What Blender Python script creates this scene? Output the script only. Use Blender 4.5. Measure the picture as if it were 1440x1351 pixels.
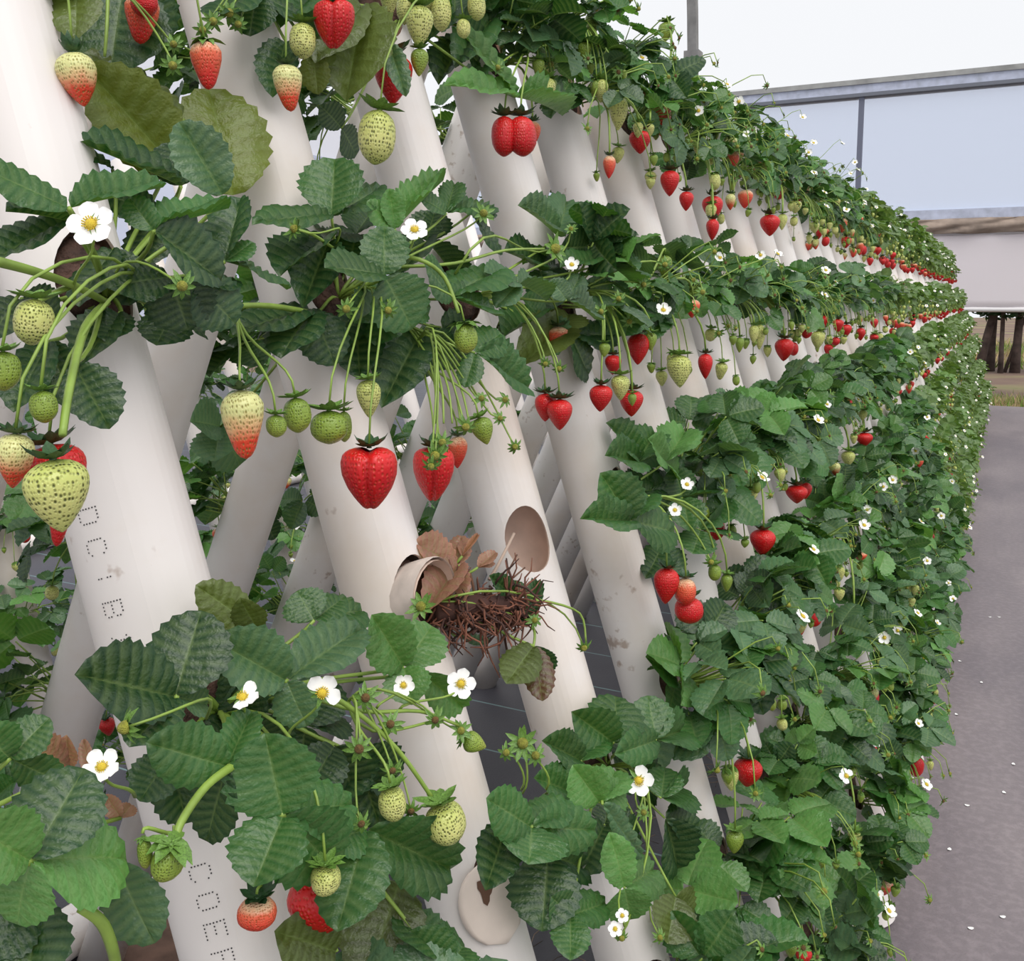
import bpy, bmesh, math, random
from mathutils import Vector as V, Matrix, Euler
for o in list(bpy.data.objects): bpy.data.objects.remove(o, do_unlink=True)
SC = bpy.context.scene; COL = SC.collection
random.seed(7)
# ------------------------------------------------------------------ camera
FPX, YAW, PIT, CY = 1350.0, 0.47392, 0.12166, 585.06
H = 1.38                                   # eye height
c_, s_ = math.cos(YAW), math.sin(YAW); cp_, sp_ = math.cos(PIT), math.sin(PIT)
FW = V((-s_*cp_, c_*cp_, -sp_)); RT = V((c_, s_, 0)); UP = RT.cross(FW)
cd = bpy.data.cameras.new('camera'); cam = bpy.data.objects.new('camera', cd); COL.objects.link(cam)
cd.sensor_fit = 'HORIZONTAL'; cd.sensor_width = 36; cd.lens = 36*FPX/1440; cd.shift_y = -(675.5-CY)/1440
cd.clip_start = .02; cd.clip_end = 300
cam.matrix_world = Matrix(((RT.x, UP.x, -FW.x, 0), (RT.y, UP.y, -FW.y, 0), (RT.z, UP.z, -FW.z, H), (0, 0, 0, 1)))
SC.camera = cam
# ------------------------------------------------------------------ light
W = bpy.data.worlds.new('overcast'); SC.world = W; W.use_nodes = True
bg = W.node_tree.nodes['Background']; bg.inputs[0].default_value = (.955, .97, 1.0, 1); bg.inputs[1].default_value = 0.97
sl = bpy.data.lights.new('soft_sun', 'SUN'); sl.energy = 2.3; sl.angle = math.radians(50); sl.color = (1, .965, .93)
sun = bpy.data.objects.new('soft_sun', sl); COL.objects.link(sun)
sun.rotation_euler = V((-.55, .45, -1.0)).to_track_quat('-Z', 'Y').to_euler()
vs = SC.view_settings; vs.view_transform = 'Standard'; vs.look = 'None'; vs.exposure = 0.0; vs.gamma = 1; vs.use_curve_mapping = False
# ------------------------------------------------------------------ geometry of the rows (from the photograph)
D0, LEAN, T0, SP = .62956, .318587, .4965, .276185     # front pipes: X = -(D0-LEAN*v), Y = T0+SP*n, v = metres below eye level
TIER = {'Z': -.47, 'A': -.345, 'B': 0.0, 'C': .30, 'D': .57, 'E': .84, 'F': 1.10}
TN = {'Z': 'topmost', 'A': 'second', 'B': 'third', 'C': 'fourth', 'D': 'fifth', 'E': 'sixth', 'F': 'lowest'}
ORD = ['first', 'second', 'third', 'fourth', 'fifth', 'sixth', 'seventh', 'eighth', 'ninth', 'tenth', 'eleventh', 'twelfth', 'thirteenth',
       'fourteenth', 'fifteenth', 'sixteenth', 'seventeenth', 'eighteenth', 'nineteenth', 'twentieth']
ORD += [w+'-'+o for w in ('twenty', 'thirty', 'forty') for o in ORD[:9]]
ORD.insert(29, 'thirtieth'); ORD.insert(39, 'fortieth')
NEND = 47; PR = .045
def ray(px, py): return FW + RT*((px-720)/FPX) - UP*((py-CY)/FPX)
def pt(px, py, off=.09):                    # pixel -> point on the plane `off` metres in front of the front pipes
    r = ray(px, py); t = (-D0+off)/(r.x+LEAN*r.z); return V((0, 0, H)) + r*t
def ptY(px, py, y): r = ray(px, py); return V((0, 0, H)) + r*(y/r.y)
def depth(p): return (p-V((0, 0, H))).dot(FW)
def hole(n, t, dx=PR): v = TIER[t]; return V((-(D0-LEAN*v)+dx, T0+SP*n, H-v))
# ------------------------------------------------------------------ object helpers
class MB:
    def __init__(s): s.v = []; s.f = []; s.m = []; s.a = []
    def add(s, vs, fs, mi=0, at=None, M=None):
        b = len(s.v); s.v += [M @ V(q) for q in vs] if M else [V(q) for q in vs]
        s.f += [tuple(i+b for i in q) for q in fs]; s.m += [mi]*len(fs); s.a += at if at else [0.0]*len(vs); return s
    def box(s, x0, x1, y0, y1, z0, z1, mi=0, M=None):
        vs = [(x, y, z) for x in (x0, x1) for y in (y0, y1) for z in (z0, z1)]
        return s.add(vs, [(0, 1, 3, 2), (4, 6, 7, 5), (0, 4, 5, 1), (2, 3, 7, 6), (0, 2, 6, 4), (1, 5, 7, 3)], mi, None, M)
    def tube(s, path, rad, k=6, mi=0, cap=True):
        path = [V(p) for p in path]; n = len(path); rad = rad if isinstance(rad, (list, tuple)) else [rad]*n
        vs = []; u = None
        for i, p in enumerate(path):
            t = (path[min(i+1, n-1)]-path[max(i-1, 0)]).normalized()
            if u is None: u = t.orthogonal().normalized()
            u = (u - t*u.dot(t)).normalized(); w = t.cross(u)
            vs += [p + (u*math.cos(2*math.pi*j/k)+w*math.sin(2*math.pi*j/k))*rad[i] for j in range(k)]
        fs = [(i*k+j, i*k+(j+1) % k, (i+1)*k+(j+1) % k, (i+1)*k+j) for i in range(n-1) for j in range(k)]
        if cap: fs += [tuple(range(k-1, -1, -1)), tuple((n-1)*k+j for j in range(k))]
        return s.add(vs, fs, mi)
    def mesh(s, name, mats, smooth=True):
        me = bpy.data.meshes.new(name); me.from_pydata(s.v, [], s.f)
        for m in (mats if isinstance(mats, list) else [mats]): me.materials.append(m)
        me.polygons.foreach_set('material_index', s.m); me.polygons.foreach_set('use_smooth', [smooth]*len(s.f))
        if any(s.a):
            at = me.attributes.new('vein', 'FLOAT', 'POINT'); at.data.foreach_set('value', s.a)
        me.update(); return me
def link(name, data, parent=None, M=None, color=None):
    o = bpy.data.objects.new(name, data); COL.objects.link(o)
    if parent is not None: o.parent = parent
    if M is not None: o.matrix_basis = M
    if color: o.color = (*color, 1)
    return o
def tag(o, label=None, cat=None, group=None, kind=None):
    if label: o['label'] = label
    if cat: o['category'] = cat
    if group: o['group'] = group
    if kind: o['kind'] = kind
    return o
def bez(a, b, c, d, n=8):
    return [a*(1-t)**3+b*3*t*(1-t)**2+c*3*t*t*(1-t)+d*t**3 for t in [i/n for i in range(n+1)]]
# ------------------------------------------------------------------ materials
def mat(name):
    m = bpy.data.materials.new(name); m.use_nodes = True; nt = m.node_tree
    return m, nt, nt.nodes['Principled BSDF'], lambda t, **k: mk(nt, t, k)
def mk(nt, t, k):
    n = nt.nodes.new(t)
    for a, b in k.items(): setattr(n, a, b)
    return n
def ramp(nt, pts):
    r = nt.nodes.new('ShaderNodeValToRGB'); e = r.color_ramp.elements
    while len(e) < len(pts): e.new(.5)
    for i, (p, col) in enumerate(pts): e[i].position = p; e[i].color = (*col, 1) if len(col) == 3 else col
    return r
def plain(name, col, rough=.5, spec=.5, noise=0, scale=30, bump=0, bscale=60, metal=0):
    m, nt, p, N = mat(name); L = nt.links.new
    p.inputs['Base Color'].default_value = (*col, 1); p.inputs['Roughness'].default_value = rough
    p.inputs['Specular IOR Level'].default_value = spec; p.inputs['Metallic'].default_value = metal
    if noise or bump:
        tc = N('ShaderNodeTexCoord')
    if noise:
        t = N('ShaderNodeTexNoise'); t.inputs['Scale'].default_value = scale; t.inputs['Detail'].default_value = 5; L(tc.outputs['Object'], t.inputs['Vector'])
        r = ramp(nt, [(.3, tuple(x*(1-noise) for x in col)), (.7, tuple(min(1, x*(1+noise)) for x in col))]); L(t.outputs['Fac'], r.inputs[0]); L(r.outputs[0], p.inputs['Base Color'])
    if bump:
        t2 = N('ShaderNodeTexNoise'); t2.inputs['Scale'].default_value = bscale; t2.inputs['Detail'].default_value = 4; L(tc.outputs['Object'], t2.inputs['Vector'])
        b = N('ShaderNodeBump'); b.inputs['Strength'].default_value = bump; b.inputs['Distance'].default_value = .01; L(t2.outputs['Fac'], b.inputs['Height']); L(b.outputs[0], p.inputs['Normal'])
    return m
def leaf_mat():
    m, nt, p, N = mat('leaf'); L = nt.links.new
    oi = N('ShaderNodeObjectInfo'); at = N('ShaderNodeAttribute', attribute_name='vein'); tc = N('ShaderNodeTexCoord')
    n1 = N('ShaderNodeTexNoise'); n1.inputs['Scale'].default_value = 9; n1.inputs['Detail'].default_value = 4
    geo = N('ShaderNodeNewGeometry'); L(geo.outputs['Position'], n1.inputs['Vector'])
    hs = N('ShaderNodeHueSaturation'); L(oi.outputs['Color'], hs.inputs['Color'])
    mr = N('ShaderNodeMapRange'); mr.inputs[1].default_value = .3; mr.inputs[2].default_value = .7; mr.inputs[3].default_value = .72; mr.inputs[4].default_value = 1.3
    L(n1.outputs['Fac'], mr.inputs[0]); L(mr.outputs[0], hs.inputs['Value'])
    mx = N('ShaderNodeMix', data_type='RGBA'); L(at.outputs['Fac'], mx.inputs[0]); L(hs.outputs[0], mx.inputs[6])
    lv = N('ShaderNodeMix', data_type='RGBA'); lv.inputs[0].default_value = .38; L(hs.outputs[0], lv.inputs[6]); lv.inputs[7].default_value = (.25, .34, .13, 1)
    L(lv.outputs[2], mx.inputs[7]); L(mx.outputs[2], p.inputs['Base Color'])
    p.inputs['Roughness'].default_value = .36; p.inputs['Specular IOR Level'].default_value = .5
    n2 = N('ShaderNodeTexNoise'); n2.inputs['Scale'].default_value = 420; n2.inputs['Detail'].default_value = 2; L(geo.outputs['Position'], n2.inputs['Vector'])
    b = N('ShaderNodeBump'); b.inputs['Strength'].default_value = .35; b.inputs['Distance'].default_value = .0015; L(n2.outputs['Fac'], b.inputs['Height'])
    n5 = N('ShaderNodeTexNoise'); n5.inputs['Scale'].default_value = 75; n5.inputs['Detail'].default_value = 3; L(geo.outputs['Position'], n5.inputs['Vector'])
    b5 = N('ShaderNodeBump'); b5.inputs['Strength'].default_value = .55; b5.inputs['Distance'].default_value = .006; L(n5.outputs['Fac'], b5.inputs['Height']); L(b.outputs[0], b5.inputs['Normal']); L(b5.outputs[0], p.inputs['Normal'])
    tr = N('ShaderNodeBsdfTranslucent'); g = N('ShaderNodeMix', data_type='RGBA', blend_type='MULTIPLY'); g.inputs[0].default_value = 1
    L(mx.outputs[2], g.inputs[6]); g.inputs[7].default_value = (1.9, 2.0, .7, 1); L(g.outputs[2], tr.inputs['Color'])
    ms = N('ShaderNodeMixShader'); ms.inputs[0].default_value = .22; L(p.outputs[0], ms.inputs[1]); L(tr.outputs[0], ms.inputs[2])
    L(ms.outputs[0], nt.nodes['Material Output'].inputs['Surface']); return m
def berry_mat(name, stops, seed, seedmix, pit=.6, scale=15, rough=.33):
    m, nt, p, N = mat(name); L = nt.links.new
    tc = N('ShaderNodeTexCoord'); sx = N('ShaderNodeSeparateXYZ'); L(tc.outputs['Object'], sx.inputs[0])
    no = N('ShaderNodeTexNoise'); no.inputs['Scale'].default_value = 3; L(tc.outputs['Object'], no.inputs['Vector'])
    ad = N('ShaderNodeMath', operation='MULTIPLY_ADD'); L(no.outputs['Fac'], ad.inputs[0]); ad.inputs[1].default_value = .35
    neg = N('ShaderNodeMath', operation='MULTIPLY_ADD'); L(sx.outputs['Z'], neg.inputs[0]); neg.inputs[1].default_value = -1; neg.inputs[2].default_value = -.17
    L(neg.outputs[0], ad.inputs[2])
    r = ramp(nt, stops); L(ad.outputs[0], r.inputs[0])
    vo = N('ShaderNodeTexVoronoi'); vo.inputs['Scale'].default_value = scale; vo.inputs['Randomness'].default_value = .45
    mp = N('ShaderNodeMapping'); mp.inputs['Scale'].default_value = (1, 1, .85); L(tc.outputs['Object'], mp.inputs[0]); L(mp.outputs[0], vo.inputs['Vector'])
    r2 = ramp(nt, [(.18, (seedmix,)*3), (.40, (0, 0, 0))]); L(vo.outputs['Distance'], r2.inputs[0])
    mx = N('ShaderNodeMix', data_type='RGBA'); L(r2.outputs[0], mx.inputs[0]); L(r.outputs[0], mx.inputs[6]); mx.inputs[7].default_value = (*seed, 1)
    L(mx.outputs[2], p.inputs['Base Color']); p.inputs['Roughness'].default_value = rough; p.inputs['Specular IOR Level'].default_value = .5
    p.inputs['Subsurface Weight'].default_value = .08; p.inputs['Subsurface Radius'].default_value = (.01, .004, .003); p.inputs['Subsurface Scale'].default_value = .4
    b = N('ShaderNodeBump'); b.inputs['Strength'].default_value = pit; b.inputs['Distance'].default_value = .002
    r3 = ramp(nt, [(.0, (0, 0, 0)), (.5, (1, 1, 1))]); L(vo.outputs['Distance'], r3.inputs[0]); L(r3.outputs[0], b.inputs['Height']); L(b.outputs[0], p.inputs['Normal'])
    return m
def pipe_mat(name, col):
    m, nt, p, N = mat(name); L = nt.links.new; geo = N('ShaderNodeNewGeometry')
    n1 = N('ShaderNodeTexNoise'); n1.inputs['Scale'].default_value = 3.2; n1.inputs['Detail'].default_value = 6; n1.inputs['Roughness'].default_value = .6; L(geo.outputs['Position'], n1.inputs['Vector'])
    r = ramp(nt, [(.34, tuple(x*y for x, y in zip(col, (.93, .87, .80)))), (.52, col), (.75, tuple(min(1, x*1.03) for x in col))]); L(n1.outputs['Fac'], r.inputs[0])
    n2 = N('ShaderNodeTexNoise'); n2.inputs['Scale'].default_value = 60; n2.inputs['Detail'].default_value = 3; L(geo.outputs['Position'], n2.inputs['Vector'])
    n3 = N('ShaderNodeTexNoise'); n3.inputs['Scale'].default_value = 5; L(geo.outputs['Position'], n3.inputs['Vector'])
    ml = N('ShaderNodeMath', operation='MULTIPLY'); L(n2.outputs['Fac'], ml.inputs[0]); L(n3.outputs['Fac'], ml.inputs[1])
    r2 = ramp(nt, [(.41, (0, 0, 0)), (.49, (.75, .75, .75))]); L(ml.outputs[0], r2.inputs[0])
    mx = N('ShaderNodeMix', data_type='RGBA'); L(r2.outputs[0], mx.inputs[0]); L(r.outputs[0], mx.inputs[6]); mx.inputs[7].default_value = (.36, .26, .20, 1)
    L(mx.outputs[2], p.inputs['Base Color']); p.inputs['Roughness'].default_value = .42; p.inputs['Specular IOR Level'].default_value = .4; return m
def floor_mat():
    m, nt, p, N = mat('weed_mat'); L = nt.links.new; geo = N('ShaderNodeNewGeometry'); sx = N('ShaderNodeSeparateXYZ'); L(geo.outputs['Position'], sx.inputs[0])
    n1 = N('ShaderNodeTexNoise'); n1.inputs['Scale'].default_value = 1.1; n1.inputs['Detail'].default_value = 7; n1.inputs['Roughness'].default_value = .6
    mp = N('ShaderNodeMapping'); mp.inputs['Scale'].default_value = (1.4, .5, 1); L(geo.outputs['Position'], mp.inputs[0]); L(mp.outputs[0], n1.inputs['Vector'])
    r = ramp(nt, [(.32, (.135, .115, .130)), (.5, (.19, .160, .170)), (.7, (.26, .22, .225))]); L(n1.outputs['Fac'], r.inputs[0])
    # dust speckle
    n2 = N('ShaderNodeTexNoise'); n2.inputs['Scale'].default_value = 45; n2.inputs['Detail'].default_value = 5; L(geo.outputs['Position'], n2.inputs['Vector'])
    r2 = ramp(nt, [(.45, (.92,)*3), (.65, (1.12,)*3)]); L(n2.outputs['Fac'], r2.inputs[0])
    mu = N('ShaderNodeMix', data_type='RGBA', blend_type='MULTIPLY'); mu.inputs[0].default_value = 1; L(r.outputs[0], mu.inputs[6]); L(r2.outputs[0], mu.inputs[7])
    # darker mat colour under the rows (X < -.55), with woven marker threads across the row every 30 cm
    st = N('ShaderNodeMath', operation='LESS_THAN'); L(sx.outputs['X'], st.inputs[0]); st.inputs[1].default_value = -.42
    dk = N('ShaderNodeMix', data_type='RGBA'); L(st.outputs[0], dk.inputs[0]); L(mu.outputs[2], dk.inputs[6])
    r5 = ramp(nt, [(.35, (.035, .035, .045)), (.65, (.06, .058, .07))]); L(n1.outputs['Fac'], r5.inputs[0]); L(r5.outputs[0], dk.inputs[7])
    def lines(a, off, per, w):
        k = N('ShaderNodeMath', operation='ADD'); L(sx.outputs[a], k.inputs[0]); k.inputs[1].default_value = off
        q = N('ShaderNodeMath', operation='PINGPONG'); L(k.outputs[0], q.inputs[0]); q.inputs[1].default_value = per
        t = N('ShaderNodeMath', operation='LESS_THAN'); L(q.outputs[0], t.inputs[0]); t.inputs[1].default_value = w; return t
    l1 = lines('Y', 20.03, .15, .0035)
    an = N('ShaderNodeMath', operation='MULTIPLY'); L(l1.outputs[0], an.inputs[0]); L(st.outputs[0], an.inputs[1])
    an2 = N('ShaderNodeMath', operation='MULTIPLY'); L(an.outputs[0], an2.inputs[0]); an2.inputs[1].default_value = .55
    th = N('ShaderNodeMix', data_type='RGBA'); L(an2.outputs[0], th.inputs[0]); L(dk.outputs[2], th.inputs[6]); th.inputs[7].default_value = (.25, .42, .42, 1)
    L(th.outputs[2], p.inputs['Base Color']); p.inputs['Roughness'].default_value = .52; p.inputs['Specular IOR Level'].default_value = .6
    wv = N('ShaderNodeTexNoise'); wv.inputs['Scale'].default_value = 160; L(geo.outputs['Position'], wv.inputs['Vector'])
    n4 = N('ShaderNodeTexNoise'); n4.inputs['Scale'].default_value = 1.6; n4.inputs['Detail'].default_value = 3; L(geo.outputs['Position'], n4.inputs['Vector'])
    b = N('ShaderNodeBump'); b.inputs['Strength'].default_value = .25; b.inputs['Distance'].default_value = .004; L(wv.outputs['Fac'], b.inputs['Height'])
    b2 = N('ShaderNodeBump'); b2.inputs['Strength'].default_value = .2; b2.inputs['Distance'].default_value = .03; L(n4.outputs['Fac'], b2.inputs['Height']); L(b.outputs[0], b2.inputs['Normal']); L(b2.outputs[0], p.inputs['Normal'])
    return m
def film_mat(name, col, tw):
    m, nt, p, N = mat(name); L = nt.links.new
    p.inputs['Base Color'].default_value = (*col, 1); p.inputs['Roughness'].default_value = .4
    tr = N('ShaderNodeBsdfTranslucent'); tr.inputs['Color'].default_value = (*col, 1); ms = N('ShaderNodeMixShader'); ms.inputs[0].default_value = tw
    L(p.outputs[0], ms.inputs[1]); L(tr.outputs[0], ms.inputs[2]); L(ms.outputs[0], nt.nodes['Material Output'].inputs['Surface']); return m
M_leaf = leaf_mat(); M_stem = plain('stem_green', (.22, .33, .055), .45, noise=.25, scale=40); M_stemd = plain('stem_brown', (.12, .055, .03), .8, noise=.5, scale=60)
M_sepal = plain('sepal', (.11, .22, .035), .5, noise=.4, scale=25); M_sepald = plain('sepal_dark', (.025, .075, .022), .45, noise=.4, scale=25)
RED = [(.0, (.62, .012, .012)), (.5, (.52, .004, .008)), (1, (.45, .003, .006))]
B = {'red': berry_mat('berry_ripe', RED, (.46, .07, .015), .5, .55),
     'turn': berry_mat('berry_turning', [(.30, (.62, .62, .26)), (.52, (.72, .42, .2)), (.72, (.66, .055, .02))], (.25, .2, .03), .85, .55),
     'coral': berry_mat('berry_coral', [(.08, (.75, .5, .3)), (.28, (.72, .12, .05)), (.8, (.62, .02, .015))], (.45, .12, .02), .6, .6),
     'pale': berry_mat('berry_pale', [(0, (.44, .50, .12)), (.6, (.60, .60, .21)), (1, (.50, .52, .16))], (.07, .08, .008), .95, .7),
     'green': berry_mat('berry_green', [(0, (.16, .25, .03)), (.6, (.24, .33, .045)), (1, (.30, .33, .05))], (.06, .09, .008), .7, .5, 13)}
M_petal = plain('petal_white', (.86, .86, .84), .5); M_yel = plain('flower_yellow', (.88, .60, .05), .6, bump=.5, bscale=90, noise=.3, scale=60)
M_pipe = pipe_mat('pipe_white', (.74, .695, .67)); M_pipein = plain('pipe_inside', (.84, .66, .56), .6, noise=.2, scale=20)
M_soil = plain('soil_brown', (.07, .035, .025), .9, noise=.6, scale=60, bump=1, bscale=90)
M_ink = plain('ink', (.03, .028, .03), .6); M_stain = plain('stain', (.12, .06, .035), .8)
M_root = plain('root_brown', (.16, .06, .035), .8, noise=.6, scale=50)
M_metal = plain('galvanised', (.46, .49, .60), .5, metal=.1, noise=.18, scale=9); M_metald = plain('grey_rail', (.18, .175, .17), .6, noise=.3, scale=5)
M_rust = plain('rusty_steel', (.13, .075, .055), .8, noise=.5, scale=18)
# ------------------------------------------------------------------ setting: floor, outside ground, end wall, left wall
FY = 13.9
b = MB(); nx, ny = 2, 2
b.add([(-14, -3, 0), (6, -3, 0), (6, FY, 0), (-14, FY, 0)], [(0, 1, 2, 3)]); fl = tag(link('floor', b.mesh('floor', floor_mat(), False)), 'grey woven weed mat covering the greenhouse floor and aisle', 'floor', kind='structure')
def ground_mat():
    m, nt, p, N = mat('dry_ground'); L = nt.links.new; geo = N('ShaderNodeNewGeometry')
    n1 = N('ShaderNodeTexNoise'); n1.inputs['Scale'].default_value = .55; n1.inputs['Detail'].default_value = 7; L(geo.outputs['Position'], n1.inputs['Vector'])
    r = ramp(nt, [(.36, (.13, .08, .062)), (.5, (.19, .125, .09)), (.62, (.24, .20, .10)), (.75, (.12, .18, .04))]); L(n1.outputs['Fac'], r.inputs[0]); L(r.outputs[0], p.inputs['Base Color']); p.inputs['Roughness'].default_value = .95; return m
b = MB(); b.add([(-40, FY, -.02), (40, FY, -.02), (40, 80, -.02), (-40, 80, -.02)], [(0, 1, 2, 3)]); tag(link('ground_outside', b.mesh('ground', ground_mat(), False)), 'dry brown earth with sparse grass beyond the greenhouse', 'ground', kind='structure')
WY = 15.0
def wz(px, py): return ptY(px, py, WY)
XR = 9.0; XL = -9.0
zb1 = wz(1200, 122).z; zb0 = wz(1200, 139).z; zs1 = wz(1330, 295).z; zs0 = wz(1330, 309).z; zk0 = wz(1380, 328).z; zc0 = wz(1390, 435).z
b = MB(); b.box(XL, XR, WY-.10, WY+.12, zb0+.05, zb1, 0); b.box(XL, XR, WY-.13, WY+.16, zb1, zb1+.07, 1); b.box(XL, XR, WY-.12, WY+.12, zb0, zb0+.05, 2)
tag(link('trim_1', b.mesh('beam', [M_metal, plain('beam_cap', (.30, .30, .29), .7, noise=.25, scale=4), plain('beam_lip', (.14, .15, .18), .6)], False)), 'galvanised steel gutter beam across the end wall', 'beam', kind='structure')
b = MB(); b.box(XL, XR, WY-.06, WY+.06, zs0, zs1, 0); tag(link('trim_2', b.mesh('sill', M_metal, False)), 'grey steel sill rail under the pale blue film', 'rail', kind='structure')
M_film = film_mat('film_blue', (.84, .90, 1.0), 1.0)
_nt = M_film.node_tree; _tp = _nt.nodes.new('ShaderNodeBsdfTransparent'); _tp.inputs[0].default_value = (.90, .93, 1.0, 1); _mx = _nt.nodes.new('ShaderNodeMixShader'); _mx.inputs[0].default_value = .72
_out = _nt.nodes['Material Output']; _nt.links.new(_out.inputs['Surface'].links[0].from_socket, _mx.inputs[1]); _nt.links.new(_tp.outputs[0], _mx.inputs[2]); _nt.links.new(_mx.outputs[0], _out.inputs['Surface'])
b = MB(); b.box(XL, XR, WY-.004, WY+.004, zs1, zb0)
wn = tag(link('window_1', b.mesh('film', M_film, False)), 'pale blue translucent film panel between steel posts on end wall', 'film panel', kind='structure')
for px in (1210, 1010, 810, 610, 1480):
    q = wz(px, 200); b = MB(); b.box(q.x-.035, q.x+.035, WY-.08, WY-.01, zs1, zb0); link('post', b.mesh('post', plain('post_grey', (.13, .14, .19), .5), False), wn)
# gathered shade cloth and white roll-down curtain
b = MB(); rows = []; NXC = 260
for j in range(7):
    for i in range(NXC+1):
        x = XL+(XR-XL)*i/NXC; fold = .05*math.sin(x*5.1+j*1.7+math.sin(x*1.3)*2)+.03*math.sin(x*11+j)
        rows.append((x, WY-.12-.05*math.sin(math.pi*j/6)+fold*.6, zs0-(zs0-zk0)*j/6+fold*.25*(0 < j < 6)))
b.add(rows, [(j*(NXC+1)+i, j*(NXC+1)+i+1, (j+1)*(NXC+1)+i+1, (j+1)*(NXC+1)+i) for j in range(6) for i in range(NXC)])
M_shade = plain('shade_cloth', (.30, .235, .19), .9, noise=.35, scale=4)
o = tag(link('gathered_shade_cloth', b.mesh('gathered_cloth', M_shade)), 'brown shade cloth gathered in folds under the sill rail', 'shade cloth'); o.modifiers.new('t', 'SOLIDIFY').thickness = .01
b = MB(); rows = []
for j in range(9):
    for i in range(NXC+1):
        x = XL+(XR-XL)*i/NXC; w = .02*math.sin(x*2.3)+.012*math.sin(x*7+j*.6)
        rows.append((x, WY-.05+w, zk0-(zk0-zc0)*j/8))
b.add(rows, [(j*(NXC+1)+i, j*(NXC+1)+i+1, (j+1)*(NXC+1)+i+1, (j+1)*(NXC+1)+i) for j in range(8) for i in range(NXC)])
cr = tag(link('roll_curtain', None), 'white translucent roll-down curtain hanging above the open gap', 'curtain')
o = link('curtain_cloth', b.mesh('curtain', film_mat('curtain_white', (.90, .865, .885), .6)), cr); o.modifiers.new('t', 'SOLIDIFY').thickness = .006
b = MB(); b.tube([(XL, WY-.05, zc0), (XR, WY-.05, zc0)], .035, 8); link('hem_bar', b.mesh('hem_bar', plain('hem', (.72, .70, .70), .5)), cr)
b = MB(); b.tube([(XL, WY-.06, zk0), (XR, WY-.06, zk0)], .03, 8); link('roller_tube', b.mesh('roller_tube', plain('rollertube', (.52, .5, .53), .5)), cr)
# arch rib at the left end of the end wall
q0 = wz(968, 150); pth = []
for i in range(15):
    t = i/14; pth.append((q0.x-.02-.9*max(0, t-.45)**2.0, WY+.3, 9.0*t))
b = MB(); b.tube(pth, .10, 4, 0); zj = wz(968, 72).z; b.box(q0.x-.15, q0.x+.09, WY+.18, WY+.42, zj-.06, zj+.06)
tag(link('arch_rib', b.mesh('arch_rib', M_metald, False)), 'grey steel arch rib rising beside the end wall beam', 'steel arch')
# left wall: film with rails
LX = -9.0
rz = ray(110, 158); k = LX/rz.x; lz = H+rz.z*k
b = MB(); b.box(LX-.01, LX, -2, FY, lz+.05, lz+.9); tag(link('wall_left', b.mesh('film_left', film_mat('film_left', (.97, .97, 1.0), .95), False)), 'white film side wall seen between the pipes', 'film wall', kind='structure')
b = MB(); b.box(LX-.05, LX+.05, -2, FY, lz-.07, lz+.05); tag(link('trim_3', b.mesh('rail_left', M_metal, False)), 'grey side rail seen between the pipes', 'rail', kind='structure')
b = MB(); b.box(LX-.01, LX, -2, FY, .6, lz-.07); tag(link('window_2', b.mesh('film_left_low', film_mat('film_left_low', (.90, .92, 1.0), .92), False)), 'pale lower film panel on the left side', 'film panel', kind='structure')
# ------------------------------------------------------------------ leaf meshes
def leaflet_geo(rng, fold, curl, N=8, cols=(0, .07, .4, .75, 1), side=.0, wav=.02):
    vs = []; fs = []; at = []; nc = len(cols); asym = rng.uniform(-.06, .06)
    for sgn in (-1, 1):
        base = len(vs)
        for i in range(2*N+1):
            s = i/(2*N); u = .03+.97*(.55*s+.45*(1-math.cos(math.pi*s))/2)
            hw = .5*max(0, math.sin(math.pi*min(1, u**1.06)))**.54*(1+sgn*asym)
            ex, ey = sgn*hw, u
            my = .02+.90*s**1.15
            tooth = 1.0 if i % 2 else .90
            if i == 2*N: ex, ey = 0, 1.0; tooth = 1
            for j, cc in enumerate(cols):
                kk = cc*(tooth if j == nc-1 else 1)
                x = ex*kk; y = my+(ey-my)*kk
                z = fold*abs(x)*1.6-curl*y*y-side*(2*x)**2+(.055*math.sin(math.pi*min(1, cc*.85)) if i % 2 else 0)+wav*math.sin(y*9+sgn)*abs(x)*2
                vs.append((x, y, z)); at.append(1.0 if j == 0 else (.0 if i % 2 else (.6 if cc < .9 else .2)))
        for i in range(2*N):
            for j in range(nc-1):
                a = base+i*nc+j; q = (a, a+nc, a+nc+1, a+1); fs.append(q if sgn < 0 else q[::-1])
    return vs, fs, at
rg = random.Random(3); LFT = []
for k in range(10):
    g = leaflet_geo(rg, rg.uniform(.08, .42), rg.uniform(.02, .24), 9 if k < 5 else 8, side=rg.uniform(0, .12), wav=rg.uniform(.01, .05))
    b = MB(); b.add(g[0], g[1], 0, g[2]); LFT.append(b.mesh('leaflet', M_leaf))
def ground_axes(B_, T_, nrm):
    y = (T_-B_); L = y.length; y = y.normalized(); z = (nrm-y*nrm.dot(y)).normalized(); x = y.cross(z); return L, x, y, z
def mrot(x, y, z, sx, sy, sz, loc):
    return Matrix(((x.x*sx, y.x*sy, z.x*sz, loc.x), (x.y*sx, y.y*sy, z.y*sz, loc.y), (x.z*sx, y.z*sy, z.z*sz, loc.z), (0, 0, 0, 1)))
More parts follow.
